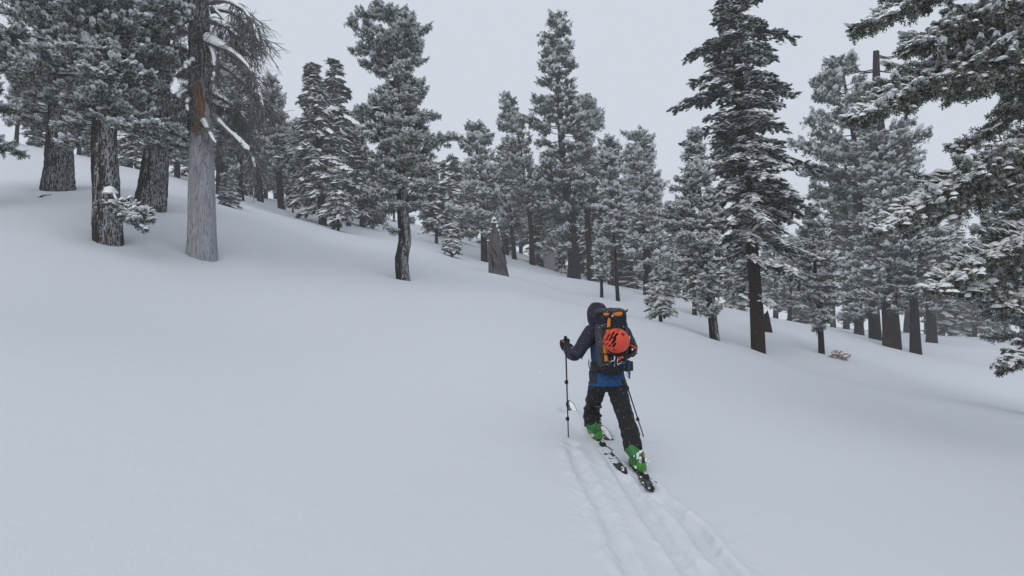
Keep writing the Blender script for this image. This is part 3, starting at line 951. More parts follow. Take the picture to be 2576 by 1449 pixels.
    wood.build('branches', LIMB, o, foot, kind='stuff')
    leaf.build('foliage', t['needles'], o, foot, kind='stuff')
    snow.build('snow', SNOWT, o, foot, smooth=True, kind='stuff')
    return o, foot

BASES = []
for i, t in enumerate(TREES):
    o, foot = build_tree(t, i)
    BASES.append((o, foot))
# ------------------------------------------------------------------ the grey snag
def mat_deadwood(name, dark, light, scale=(5, 5, .45), warm=None):
    m, nt, b = new_mat(name)
    v = coords(nt, scale)
    f1 = noise(nt, v, 2.2, 6, 0.65, 0.6)
    f2 = noise(nt, v, 9.0, 4, 0.6)
    c = mixc(nt, ramp(nt, f1, [(0.3, 0), (0.7, 1)]), dark, light)
    c = mixc(nt, ramp(nt, f2, [(0.36, 1), (0.46, 0)]), c, tuple(x * .45 for x in dark))
    if warm:
        v2 = coords(nt, (1.3, 1.3, .5))
        c = mixc(nt, ramp(nt, noise(nt, v2, 1.4, 3), [(0.52, 0), (0.62, .8)]), c, warm)
    nt.links.new(c, b.inputs['Base Color'])
    b.inputs['Roughness'].default_value = .8
    b.inputs['Specular IOR Level'].default_value = .2
    bump(nt, b, maths(nt, 'ADD', f1, f2), .5, .03)
    return m
GREYWOOD = mat_deadwood('weathered_grey_wood', (0.22, 0.22, 0.235), (0.42, 0.42, 0.445))
ORANGEWOOD = mat_deadwood('torn_orange_wood', (0.085, 0.05, 0.032), (0.31, 0.18, 0.10), (9, 9, .7))
STUMPWOOD = mat_deadwood('broken_stump_wood', (0.045, 0.045, 0.052), (0.20, 0.195, 0.205), (4, 4, .5), (0.05, 0.042, 0.04))

TWIGF = mat_bark('frosted_twig', (0.10, 0.10, 0.10), (0.30, 0.30, 0.30), .95, (0.1, -0.2, 0.9))
SNAGBARK = mat_bark('snag_bark', (0.022, 0.018, 0.018), (0.13, 0.115, 0.105), .55)
def partial_shell(axis, rad, th0, th1, s0, s1, r, thick=.05, n=40, k=60, edge=.12, rough=.05, ends=.5):
    """a sheet wrapped round part of a trunk (bark or scar) with ragged edges"""
    C = bez(axis, 160)
    sl = np.linspace(0, 1, 160)
    V = []
    ss = np.linspace(s0, s1, k)
    for j, s in enumerate(ss):
        c = np.array([np.interp(s, sl, C[:, i]) for i in range(3)])
        R = np.interp(s, np.linspace(0, 1, len(rad)), rad) + thick
        tt = j / (k - 1)
        a0 = th0 + edge * math.sin(s * 71 + 1) + edge * r.normal(0, .35)
        a1 = th1 + edge * math.sin(s * 53 + 2) + edge * r.normal(0, .35)
        nar = min(1, tt / .18 * ends + (1 - ends)) * min(1, (1 - tt) / .18 * ends + (1 - ends))
        mid, hw = (a0 + a1) / 2, (a1 - a0) / 2 * max(nar, .02)
        th = np.linspace(mid - hw, mid + hw, n)
        w = 1 + rough * (np.sin(th * 11 + s * 30) * .5 + np.sin(th * 23 - s * 41) * .4 + r.normal(0, .4, n))
        rr = R * w
        rr[0] = rr[-1] = R - thick * 1.2
        V.append(c + rr[:, None] * np.stack([np.cos(th), np.sin(th), 0 * th], -1))
    V = np.concatenate(V)
    i = np.arange(k - 1)[:, None] * n; j = np.arange(n - 1)[None]
    Q = np.stack([i + j, i + j + 1, i + n + j + 1, i + n + j], -1).reshape(-1, 4)
    return V, Q

def dead_branch(px, d0, dd, r0, rr_, parent, foot, twigs=22, snow=True, r1=.012, hang=.45, moss=False):
    n = len(px)
    P = np.array([W(x, y, d0 + dd * i / (n - 1)) for i, (x, y) in enumerate(px)])
    C = bez(P, 26)
    rad = np.linspace(r0, r1, 26) * (1 + .12 * rr_.normal(0, 1, 26))
    a = Acc()
    V, Q, Tr = tube(C, rad, 7); a.add(V, Q, Tr)
    for i in range(twigs):
        s = rr_.uniform(.2, 1) ** .8
        p = np.array([np.interp(s, np.linspace(0, 1, 26), C[:, k]) for k in range(3)])
        L = rr_.uniform(.35, 1.0) * hang * 1.8
        dr = np.array([rr_.normal(.15, .55), rr_.normal(0, .6), -rr_.uniform(.2, 1.1)]); dr = dr / np.linalg.norm(dr)
        q = bez([p, p + dr * L * .5 + np.array([0, 0, .05]), p + dr * L * .95 + np.array([0, 0, -.12 * L])], 7)
        V, Q, Tr = tube(q, np.linspace(.016, .005, 7), 4, cap=False); a.add(V, Q, Tr)
        for h in range(3):
            p2 = q[2 + h]
            d2 = dr * .5 + rr_.normal(0, .5, 3) + np.array([0, 0, -.25]); d2 = d2 / np.linalg.norm(d2)
            V, Q, Tr = tube(np.array([p2, p2 + d2 * L * .22 + rr_.normal(0, .02, 3), p2 + d2 * L * .42]), [.009, .007, .004], 3, cap=False)
            a.add(V, Q, Tr)
    b = a.build('dead_branch', [TWIGF], parent, foot, smooth=True)
    if snow:
        sa = Acc()
        i0 = int(rr_.integers(0, 3))
        while i0 < 22:
            m = int(rr_.integers(9, 20))
            seg = slice(i0, min(25, i0 + m))
            k = len(C[seg])
            if k > 3:
                q = bez(C[seg] + np.array([0, 0, 1]) * (rad[seg] * .7)[:, None], k * 3)
                ww = np.interp(np.linspace(0, 1, k * 3), np.linspace(0, 1, k), rad[seg]) * .85 + .014
                sw = np.cumsum(rr_.normal(0, .35, k * 3)); sw = np.convolve(np.pad(sw, 3, 'edge'), np.ones(7) / 7, 'valid'); sw -= sw.mean()
                ww = ww * np.clip(1 + .22 * sw, .55, 1.5) * np.minimum(1, np.minimum(np.arange(k * 3) + 1.5, k * 3 - np.arange(k * 3) + .5) / 5)
                V, Q, Tr = tube(q, ww, 8)
                sa.add(V, Q, Tr)
            i0 += m + int(rr_.integers(0, 3))
        sa.build('snow', SNOWT, b, foot, smooth=True)
    return b

def build_snag():
    r = np.random.default_rng(5)
    d = SNAG_D
    ax = [(508, 642), (508, 500), (507, 350), (505, 250), (502, 120), (500, 0), (498, -180)]
    foot = W(*ax[0], d); foot[2] = g1(foot[0], foot[1])
    A = np.array([foot] + [W(x, y, d) for x, y in ax[1:]])
    m = d / F_PX
    rad = np.interp(np.linspace(0, 1, 20), [0, .04, .18, .36, .5, .8, 1], np.array([37, 34, 31.5, 27.5, 22.5, 20.5, 18.5]) * m)
    o = empty('dead_tree', foot, 'grey barkless dead tree with orange scar and drooping snowy bare branches', 'tree')
    V, Q, Tr = trunk_mesh(A, rad, r, n=40, k=70, rough=.012)
    mesh_np('trunk', V, [Q, Tr], GREYWOOD, o, foot, smooth=True)
    # bark still clinging to the upper part; angles: -90 deg faces the camera
    R = math.radians
    V, Q = partial_shell(A, rad, R(-46), R(215), .43, 1.0, r, thick=.045, rough=.05, ends=.3)
    mesh_np('bark_sheet', V, [Q], SNAGBARK, o, foot)
    V, Q = partial_shell(A, rad, R(150), R(262), .33, .56, r, thick=.05, rough=.05, ends=.9)
    mesh_np('bark_sheet', V, [Q], SNAGBARK, o, foot)
    V, Q = partial_shell(A, rad, R(-105), R(-50), .56, 1.0, r, thick=.04, rough=.05, ends=.5)
    mesh_np('bark_sheet', V, [Q], SNAGBARK, o, foot)
    V, Q = partial_shell(A, rad, R(-134), R(-44), .33, .575, r, thick=.03, rough=.03, ends=1.0)
    mesh_np('scar', V, [Q], ORANGEWOOD, o, foot)
    z = lambda p: [(x * .477, y * .477) for x, y in p]
    br = [
        (z([(1100, 15), (1200, 8), (1290, 60), (1340, 140), (1372, 250)]), .055, -1.0, 40),
        (z([(1100, 110), (1190, 138), (1255, 195)]), .07, -.6, 18),
        (z([(1080, 205), (1180, 255), (1290, 335), (1350, 440), (1395, 590)]), .08, -1.6, 46),
        (z([(1130, 325), (1220, 380), (1320, 480), (1372, 570), (1380, 640)]), .06, .8, 36),
        (z([(1110, 488), (1200, 540), (1270, 600), (1325, 690)]), .055, .4, 28),
        (z([(1118, 605), (1200, 690), (1280, 760), (1330, 830), (1347, 900)]), .06, -1.2, 40),
        (z([(1080, 520), (1150, 560), (1210, 600), (1270, 680)]), .045, 1.2, 26),
        (z([(1070, 640), (1085, 668), (1110, 710), (1142, 765)]), .06, -.9, 8),
        (z([(1100, 230), (1128, 300), (1130, 380), (1118, 440)]), .045, -.7, 14),
        (z([(1110, 60), (1200, 60), (1280, 110), (1330, 190), (1340, 270)]), .045, .9, 38),
        (z([(1115, 40), (1180, 100), (1240, 190), (1290, 290)]), .04, -.3, 34),
        (z([(985, 270), (930, 245), (880, 275), (835, 305)]), .06, -.7, 20),
        (z([(1015, 105), (960, 120), (905, 185)]), .06, -.9, 16),
        (z([(995, 478), (950, 500), (918, 545)]), .045, -.4, 14),
        (z([(1020, 325), (985, 345), (976, 365)]), .06, -.9, 4),
        (z([(1000, 520), (985, 545), (992, 590)]), .04, -.7, 6),
    ]
    for px, r0, dd, tw in br:
        dead_branch(px, d - .25 if dd < 0 else d + .2, dd, r0 * 1.45, r, o, foot, twigs=int(tw * 2.1), hang=.6, r1=.024)
    # fine dead twig brush over the upper trunk
    a = Acc()
    for i in range(150):
        s = r.uniform(.5, 1); az = r.uniform(-2.9, .2)
        c = bez(A, 60)[int(s * 59)]
        R_ = np.interp(s, np.linspace(0, 1, 20), rad)
        h = np.array([math.cos(az), math.sin(az), 0])
        p = c + h * R_
        e = p + h * r.uniform(.1, .45) + np.array([0, 0, r.uniform(-.5, .15)])
        V, Q, Tr = tube(np.array([p, (p + e) / 2 + r.normal(0, .05, 3), e]), [.012, .009, .004], 3, cap=False)
        a.add(V, Q, Tr)
    a.build('twigs', TWIGF, o, foot, kind='stuff')
build_snag()

# the low broken bough with needles on the big snow-laden pine
def low_bough():
    o, foot = BASES[0]
    r = np.random.default_rng(77)
    d = TREES[0]['d']
    st = dict(STY['pine']); st.update(sp=3.6 * d / 626, s0=.25, twl=.32, twmax=.45)
    P = np.array([W(278, 487, d - .3), W(305, 510, d - .7), W(340, 535, d - .9), W(372, 553, d - 1.0)])
    bl, sn = Acc(), Acc()
    for k in range(3):
        add_bough_geo(bl, bl, sn, P + r.normal(0, .06, P.shape) + np.array([0, 0, -.11 * k]), st, r, True, 'pine', .55, 0, 1)
    b = bl.build('bough', [LIMB, ND_MID], o, foot)
    b['label'] = 'low broken bough sticking out from the bare trunk'
    # snow pillow where the bough leaves the trunk
    c = W(279, 482, d - .42)
    V, Tr = CAPS[0]
    sn.add(V * np.array([.24, .2, .26]) + c + np.array([0, 0, -.05]), None, Tr)
    sn.build('snow', SNOWT, b, foot, smooth=True, kind='stuff')
low_bough()

# ------------------------------------------------------------------ broken stumps
def build_stump(label, base, d, prof, slope, mats, r, snowcaps=True, scar=True, name='broken_stump'):
    """prof: rows (py, left, right) up to the ragged lip; slope gives the height of the lip over the azimuth"""
    foot = W(*base, d); foot[2] = g1(foot[0], foot[1])
    m = d / F_PX
    o = empty(name, foot, label, 'stump')
    n, k = 40, 30
    y0 = prof[0][0]; y1 = prof[-1][0]
    pr = np.array(prof)[::-1]
    V = []
    th = np.arange(n) * 2 * math.pi / n
    lip = np.array([slope(t) for t in th]) + r.normal(0, .025, n)
    lip = np.clip(lip, .12, 1.0)
    for j in range(k):
        t = j / (k - 1)
        py = y0 + (y1 - y0) * t * lip - 0
        xl = np.interp(py, pr[:, 0], pr[:, 1]); xr = np.interp(py, pr[:, 0], pr[:, 2])
        cx, hw = (xl + xr) / 2, (xr - xl) / 2
        w = 1 + .035 * (np.sin(th * 5 + t * 3) + .7 * np.sin(th * 11 - t * 5))
        V.append(np.stack([(cx - base[0] + hw * np.cos(th) * w) * m + foot[0], foot[1] + hw * np.sin(th) * w * m, foot[2] - .35 * (1 - t) ** 3 + (y0 - py) * m], -1))
    V0 = np.concatenate(V)
    # inner wall of the torn shell
    C0 = V0[-n:].copy()
    cen = C0.mean(0)
    inner = []
    for j, f in enumerate((.93, .8, .6)):
        q = C0 + (np.array([cen[0], cen[1], 0]) - C0) * np.array([1, 1, 0]) * (1 - f)
        q[:, 2] = C0[:, 2] * (1 - .0) - j * .12 - .02 + r.normal(0, .02, n)
        inner.append(q)
    V0 = np.vstack([V0] + inner)
    kk = k + 3
    i = np.arange(kk - 1)[:, None] * n; j = np.arange(n)[None]; j2 = (j + 1) % n
    Q = np.stack([i + j, i + j2, i + n + j2, i + n + j], -1).reshape(-1, 4)
    V0 = np.vstack([V0, [V0[-n:].mean(0)]])
    jj = np.arange(n)
    Tr = np.stack([np.full(n, len(V0) - 1), (kk - 1) * n + jj, (kk - 1) * n + (jj + 1) % n], -1)
    mesh_np('trunk', V0, [Q, Tr], mats, o, foot, smooth=True)
    return o, foot, m, V0, n, k

def stumps():
    r = np.random.default_rng(11)
    d = STUMP_D
    # tall shard: highest at the back right, torn low on the left front
    sl = lambda t: .93 - .42 * max(0, math.cos(t - math.radians(205))) ** 1.2 + .07 * math.cos(t - math.radians(60))
    prof = [(694, 1229, 1282), (660, 1228, 1273), (630, 1225, 1267), (600, 1229, 1261), (580, 1234, 1256), (565, 1237, 1250), (550, 1240, 1247)]
    o, foot, m, V, n, k = build_stump('tall broken grey stump with splintered orange wood on its left side', (1255, 694), d, prof, sl, STUMPWOOD, r)
    # splintered orange face, as separate slivers
    for i in range(20):
        t = i / 19
        x0 = 1227 + 16 * t + r.uniform(-1, 1); y0 = 612 + 12 * t + r.uniform(-8, 8)
        dy = d - .42 - .22 * math.sin(t * 2.2)
        a = W(x0, y0, dy); b = W(x0 + 9 + r.uniform(0, 6), y0 + r.uniform(24, 58), dy - .02)
        w = r.uniform(.03, .075)
        c = (a + b) / 2 + np.array([0, -.03, 0])
        VV, Q, Tr = tube(bez([a, c, b], 7), np.array([.25, .8, 1, 1, 1, .7, .2]) * w, 5)
        mesh_np('splinter', VV, [Q, Tr], (ORANGEWOOD, STUMPWOOD, ORANGEWOOD, BARK)[i % 4], o, foot)
    # long thin splinter leaning on the right side
    VV, Q, Tr = tube(bez([W(1264, 622, d - .3), W(1270, 645, d - .5), W(1274, 664, d - .55)], 8), np.linspace(.05, .03, 8), 5)
    mesh_np('splinter', VV, [Q, Tr], BARK, o, foot)
    s = Acc()
    for (x, y, sx, sz) in [(1243, 553, .17, .2), (1239, 560, .14, .15), (1247, 562, .1, .2), (1250, 572, .1, .22), (1253, 582, .1, .22), (1256, 592, .09, .2), (1259, 603, .07, .18), (1231, 584, .13, .12), (1228, 606, .10, .1), (1234, 577, .12, .1)]:
        VV, Tr = CAPS[int(r.integers(0, 5))]
        s.add(VV * np.array([sx, sx * 1.3, sz]) + W(x, y, d - .1), None, Tr)
    s.build('snow', SNOWT, o, foot, smooth=True)
    # short stump with a snowy sapling standing behind it
    sl2 = lambda t: .8 + .2 * math.cos(t - 1.0)
    o, foot, *_ = build_stump('short grey split stump under snowy sapling boughs left of the tallest tree', (1383, 669), 60,
                              [(669, 1370, 1397), (650, 1367, 1396), (630, 1366, 1395), (612, 1366, 1394)], sl2, GREYWOOD, r)
    o, foot, *_ = build_stump('low dark stump just behind the trunk of the biggest dark fir', (1930, 822), 33,
                              [(824, 1911, 1945), (800, 1914, 1938), (780, 1920, 1934), (770, 1924, 1931)], lambda t: .85 + .15 * math.cos(t), BARK_RED, r)
    V, Tr = CAPS[2]
    mesh_np('snow', V * np.array([.32, .32, .2]) + W(1928, 779, 33), [Tr], SNOWT, o, foot, smooth=True)
stumps()

# ------------------------------------------------------------------ the near pine whose boughs hang in from the right
def near_pine():
    r = np.random.default_rng(21)
    D0 = 11.5
    foot = W(2880, 1150, D0); foot[2] = g1(foot[0], foot[1])
    o = empty('pine_tree', foot, 'nearest pine with snow-heaped boughs hanging into the photo from the right edge', 'tree')
    A = np.array([foot, W(2875, 700, D0), W(2865, 300, D0), W(2850, -300, D0)])
    V, Q, Tr = trunk_mesh(A, np.linspace(.42, .26, 12), r, n=28, k=40)
    mesh_np('trunk', V, [Q, Tr], BARK, o, foot, smooth=True)
    limbs = [  # pixel course from the trunk side to the tip, depth at start and at tip, spread, snow
        ([(2850, -260), (2560, -120), (2400, -40), (2275, 22), (2163, 79)], 11.3, 9.3, .20, .35, .55),
        ([(2850, -40), (2576, 10), (2470, 45), (2381, 85), (2290, 122)], 11.4, 9.6, .26, .55, .8),
        ([(2850, 10), (2640, 30), (2520, 75), (2440, 120), (2340, 170)], 11.5, 10.6, .28, .55, .6),
        ([(2860, 190), (2563, 165), (2411, 178), (2290, 230), (2158, 300)], 11.2, 8.9, .24, .60, .9),
        ([(2860, 150), (2600, 120), (2480, 140), (2380, 190), (2300, 250)], 11.2, 9.7, .24, .50, .7),
        ([(2860, 240), (2640, 220), (2540, 200), (2470, 215), (2420, 235)], 11.4, 10.0, .26, .5, .8),
        ([(2865, 120), (2700, 180), (2590, 250), (2490, 330), (2405, 372)], 11.5, 11.0, .28, .5, .3),
        ([(2865, 200), (2700, 260), (2610, 330), (2530, 400), (2450, 430)], 11.5, 10.8, .30, .55, .35),
        ([(2868, 300), (2680, 330), (2576, 385), (2480, 430), (2405, 455)], 11.4, 10.2, .28, .5, .6),
        ([(2870, 330), (2620, 370), (2440, 440), (2351, 492), (2216, 585)], 11.2, 9.2, .22, .55, .9),
        ([(2870, 330), (2640, 420), (2480, 480), (2380, 530), (2300, 570)], 11.2, 9.9, .24, .5, .7),
        ([(2870, 520), (2690, 560), (2576, 600), (2458, 660), (2368, 728)], 11.2, 9.4, .26, .6, .9),
        ([(2870, 540), (2700, 590), (2590, 650), (2500, 700), (2430, 742)], 11.3, 10.0, .26, .5, .6),
        ([(2870, 640), (2700, 680), (2620, 720), (2540, 770)], 11.3, 10.4, .3, .5, .5),
        ([(2870, 760), (2700, 820), (2600, 880), (2524, 930)], 11.4, 10.6, .3, .5, .3),
        ([(2860, 60), (2700, 110), (2600, 170), (2520, 260)], 11.6, 11.8, .3, .5, .4),
        ([(2868, 380), (2700, 440), (2620, 500), (2520, 560)], 11.6, 11.8, .3, .5, .4),
    ]
    for px, d0, d1, s0, twl, sn_ in limbs:
        n = len(px)
        P = np.array([W(x, y, d0 + (d1 - d0) * i / (n - 1)) for i, (x, y) in enumerate(px)])
        st = dict(STY['pine']); st.update(sp=.074, s0=s0, twl=twl * .36, twmax=.85, tup=.0, tdroop=-.14, dup=.25, ang=(15, 60), size=1.0, rb=.042, twsp=.8, ribbon=False)
        bl, sn = Acc(), Acc()
        add_bough_geo(bl, bl, sn, P, st, r, True, 'pine', sn_ * .60, 0, 1)
        Lb = np.linalg.norm(np.diff(bez(P, 30), axis=0), axis=1).sum()
        heaps(sn, P, r, int(26 * Lb * sn_), .085, s0, .34)
        b = bl.build('bough', [LIMB, ND_OLIVE], o, foot)
        sn.build('snow', SNOWT, b, foot, smooth=True, kind='stuff')
near_pine()

# ------------------------------------------------------------------ saplings by the near trees, and twigs
def sapling(label, base, top, d, hw, seed, snow=.7, needles=ND_RIME, kind='fir', nb=36):
    TREES.append(dict(label=label, d=d, axis=[base, ((base[0] + top[0]) / 2, (base[1] + top[1]) / 2), top], w=5,
                      rows=[(top[1], top[0] - 2, top[0] + 2), (top[1] * .5 + base[1] * .5, base[0] - hw * .7, base[0] + hw * .7), (base[1] - 6, base[0] - hw, base[0] + hw)],
                      kind=kind, nb=nb, needles=needles, snow=snow, q=.9))
    BASES.append(build_tree(TREES[-1], 200 + seed))
sapling('bushy snow-covered sapling just right of the grey snag base', (578, 529), (576, 440), 33, 24, 1, nb=44)
sapling('snow-caked sapling rising behind the short split stump', (1381, 655), (1379, 570), 61, 18, 2)
sapling('tiny snowy sapling in front of the open crowned pine trunk', (737, 524), (736, 498), 48, 8, 3, nb=20)

def twig(label, pts, d, rad, cat='twig', name='twig', mat=None):
    P = [np.array(seat(*pts[0])) - np.array([0, 0, .03])]
    dd = P[0][1]
    P += [W(x, y, dd) for x, y in pts[1:]]
    V, Q, Tr = tube(bez(P, 14), np.linspace(rad, rad * .35, 14), 6)
    o = mesh_np(name, V, [Q, Tr], mat or LIMB, None, P[0])
    tag(o, label, cat)
twig('dark bent twig poking out of the snow on the far left', [(97, 498), (106, 493), (116, 491), (129, 490)], 20, .035)
def brush_tuft():
    r = np.random.default_rng(9)
    b = seat(2112, 905)
    a, s = Acc(), Acc()
    m = mat_plain('dry_russet_needles', (0.34, 0.24, 0.21), .8, var=.4)
    for i in range(26):
        az, L = r.uniform(-.9, 3.9), r.uniform(.12, .36)
        e = b + np.array([math.cos(az) * L * 1.0, math.sin(az) * L * .5, r.uniform(.0, .3)])
        V, Q, Tr = tube(np.array([b - np.array([0, 0, .05]), (b + e) / 2 + np.array([0, 0, .06]), e]), [.008, .007, .004], 4)
        a.add(V, Q, Tr)
        P = e + r.normal(0, .07, (5, 3))
        V, Q, K = place_tufts(P, np.tile(e - b, (5, 1)) + r.normal(0, .3, (5, 3)), np.full(5, .085), PINE_F, r)
        a.add(V, None, Q)
        if True:
            V, Tr = CAPS[i % 5]
            s.add(V * np.array([.13, .13, .08]) + e + np.array([0, 0, .02]), None, Tr)
    o = a.build('dry_brush', m, None, b)
    tag(o, 'dry russet brush poking through the snow under the young slim pine', 'brush')
    s.build('snow', SNOWT, o, b, smooth=True, kind='stuff').location = (0, 0, 0)
brush_tuft()

# ------------------------------------------------------------------ the tree line fading into the fog
def prototype(kind, seed, H, hw, bare, nd_, snow):
    r = np.random.default_rng(seed)
    st = dict(STY[kind]); st['sp'] = .44; st['twmax'] = 1.4
    A = np.array([[0, 0, 0], [r.normal(0, .1), r.normal(0, .1), H * .5], [r.normal(0, .25), r.normal(0, .2), H]])
    o = empty('pine_tree' if kind == 'pine' else 'fir_tree', (0, 0, 0), 'x', 'tree')
    V, Q, Tr = trunk_mesh(A, np.linspace(.36, .05, 10), r, n=8, k=12)
    mesh_np('trunk', V, [Q, Tr], BARK, o, (0, 0, 0), smooth=True)
    wood, leaf, snw = Acc(), Acc(), Acc()
    nb = 70
    for i in range(nb):
        z = H * (bare + (1 - bare) * (i + r.uniform(0, 1)) / nb)
        t = z / H
        prof = hw * ((1 - t) / (1 - bare)) ** (.8 if kind == 'fir' else .45) * r.uniform(.6, 1.1) * (.75 + .25 * math.sin(z * 1.4 + seed)) + .15
        az = i * 2.4 + r.uniform(-.5, .5)
        e0, cv = ((t - .3) * .7 + r.normal(0, .1), .1) if kind == 'pine' else ((t - .4) * .5, -.2)
        at = np.array([np.interp(z, A[:, 2], A[:, k]) for k in range(3)])
        h = np.array([math.cos(az), math.sin(az), 0]); ss = np.linspace(0, 1, 5)
        path = at + h * (prof * ss)[:, None] + np.array([0, 0, 1]) * (prof * (e0 * ss + cv * ss ** 2))[:, None]
        add_bough_geo(wood, leaf, snw, path, st, r, False, kind, snow * r.uniform(.6, 1.3))
    wood.build('branches', LIMB, o, (0, 0, 0), kind='stuff')
    leaf.build('foliage', nd_, o, (0, 0, 0), kind='stuff')
    snw.build('snow', SNOWT, o, (0, 0, 0), smooth=True, kind='stuff')
    return o
def copy_tree(o):
    c = o.copy(); COL.objects.link(c)
    for ch in list(o.children):
        k = ch.copy(); COL.objects.link(k); k.parent = c
    return c
def tree_line():
    protos = [prototype('pine', 301, 15, 2.3, .16, ND_MID, .35), prototype('fir', 302, 16, 2.6, .06, ND_MID, .5), prototype('pine', 303, 17, 2.0, .22, ND_GREEN, .3), prototype('fir', 304, 13, 2.2, .05, ND_GREEN, .35)]
    used = [False] * 4
    r = np.random.default_rng(31)
    spots = []   # px, distance, top row, which group
    for x, d, top in [(30, 46, 120), (90, 52, 150), (190, 50, 180), (235, 58, 160), (320, 45, 200), (440, 50, 210), (480, 60, 200), (525, 70, 150)]:
        spots.append((x, d, top, 0))
    for x, d, top in [(575, 62, 230), (628, 70, 255), (665, 66, 330), (690, 78, 300), (735, 74, 300), (760, 66, 380), (785, 82, 330), (885, 78, 330), (930, 72, 400), (955, 84, 440), (990, 80, 460)]:
        spots.append((x, d, top, 1))
    for x, d, top in [(560, 58, 180), (615, 60, 290), (640, 56, 350), (720, 60, 330), (750, 64, 330), (895, 62, 320), (925, 58, 420), (950, 66, 420)]:
        spots.append((x, d, top, 1))
    for x, d, top in [(1105, 68, 460), (1155, 66, 450), (1245, 68, 420), (1275, 66, 460), (1365, 68, 440), (1410, 66, 520), (1510, 66, 470), (1585, 64, 480)]:
        spots.append((x, d, top, 2))
    for x, d, top in [(1065, 90, 470), (1090, 80, 430), (1118, 96, 470), (1160, 78, 420), (1178, 92, 440), (1232, 84, 400), (1262, 76, 440), (1310, 88, 470), (1356, 80, 420), (1385, 92, 480), (1415, 78, 470), (1465, 84, 440), (1500, 76, 430), (1527, 90, 500), (1560, 82, 480), (1598, 74, 470), (1650, 90, 500)]:
        spots.append((x, d, top, 2))
    for x, d, top in [(1690, 86, 560), (1722, 74, 580), (1765, 80, 560), (1835, 84, 600), (1868, 72, 580), (1950, 78, 560), (1985, 66, 600), (2020, 84, 590), (2045, 92, 600), (2095, 84, 560), (2128, 74, 480)]:
        spots.append((x, d, top, 3))
    for x, d, top in [(2280, 78, 560), (2330, 92, 580), (2365, 80, 600), (2420, 98, 650), (2450, 74, 640), (2485, 88, 640), (2530, 76, 560), (2570, 64, 520), (2620, 80, 560)]:
        spots.append((x, d, top, 4))
    lab = ['snow-dusted conifer crowding behind the big snow-laden pines on the left',
           'hazy conifer filling the stand between the snag and the central pine',
           'distant foggy conifer in the row behind the broken stump and tallest tree',
           'far grey conifer seen between the snow-laden pine and the right-hand clump',
           'pale foggy conifer low behind the right-hand clump and overhanging boughs']
    grp = ['conifers behind the left pines', 'conifers left of the central pine', 'conifers behind the broken stump', 'conifers behind the biggest fir', 'conifers fading on the right']
    for i, (px, d, top, g) in enumerate(spots):
        k = int(r.integers(0, 4))
        o = protos[k] if not used[k] else copy_tree(protos[k])
        used[k] = True
        x = (px - 1288) / F_PX * d
        z = g1(x, d)
        H = [15, 16, 17, 13][k]
        tz = W(px, top, d)[2]
        sc = max(.35, min(1.5, (tz - z) / H))
        o.location = (x, d, z - .2)
        w = r.uniform(1.05, 1.45)
        o.scale = (sc * w, sc * w, sc)
        o.rotation_euler = (r.normal(0, .02), r.normal(0, .03), r.uniform(0, 6.28))
        o['label'] = lab[g]; o['group'] = grp[g]
tree_line()
# ------------------------------------------------------------------ the skier
def zA(x, y, d): return W(1383.6 + .191 * x, 742.1 + .191 * y, d)      # close view of the upper body
def zB(x, y, d): return W(1383.6 + .217 * x, 943.4 + .217 * y, d)      # close view of the legs

FWD = unit(np.array([-.25, .97, 0.]))
RGT = np.array([FWD[1], -FWD[0], 0.])
UP = np.array([0, 0, 1.])

JK_DARK = mat_plain('jacket_charcoal', (0.019, 0.020, 0.038), .75, var=.35, scale=14, flecks=.03)
JK_BLUE = mat_plain('jacket_blue', (0.008, 0.055, 0.165), .7, var=.3, scale=14, flecks=.02)
TRS = mat_plain('trouser_black', (0.011, 0.011, 0.013), .8, var=.4, scale=14, flecks=.03)
PK_NAVY = mat_plain('pack_navy', (0.005, 0.006, 0.014), .75, var=.4, scale=20, flecks=.025)
PK_GREY = mat_plain('pack_grey', (0.042, 0.043, 0.048), .75, var=.3, scale=25, flecks=.03)
PK_ORANGE = mat_plain('pack_orange', (0.62, 0.20, 0.015), .65, var=.2, scale=20)
STRAP = mat_plain('strap_black', (0.010, 0.010, 0.011), .6)
HELM = mat_plain('helmet_red', (0.62, 0.052, 0.020), .38, var=.10, scale=12, bmp=.04, spec=.5)
FOAM = mat_plain('helmet_foam', (0.006, 0.006, 0.007), .9, spec=.1)
METAL = mat_plain('alloy', (0.55, 0.56, 0.58), .35, .9, var=.1)
STEEL = mat_plain('dark_steel', (0.06, 0.06, 0.065), .45, .7, var=.2)
WHITE = mat_plain('white_print', (0.75, 0.75, 0.76), .7, var=.05, bmp=0)
ORG_RED = mat_plain('orange_red_tab', (0.65, 0.09, 0.02), .6, var=.15)
POLE = mat_plain('pole_black', (0.014, 0.014, 0.016), .4, .3, var=.3)
SKIN = mat_plain('skin', (0.46, 0.27, 0.19), .55, var=.1)
HAIR = mat_plain('hair_brown', (0.05, 0.03, 0.02), .8)
BOOT = mat_plain('boot_green', (0.012, 0.15, 0.026), .4, var=.25, scale=12, bmp=.05, spec=.5)
BOOT_L = mat_plain('boot_light_green', (0.045, 0.22, 0.02), .4, var=.2, scale=12, bmp=.05, spec=.5)
SKI_M = mat_plain('ski_topsheet', (0.014, 0.014, 0.016), .4, var=.5, scale=12, flecks=.10)
YEL = mat_plain('yellow_cord', (0.6, 0.45, 0.08), .6)

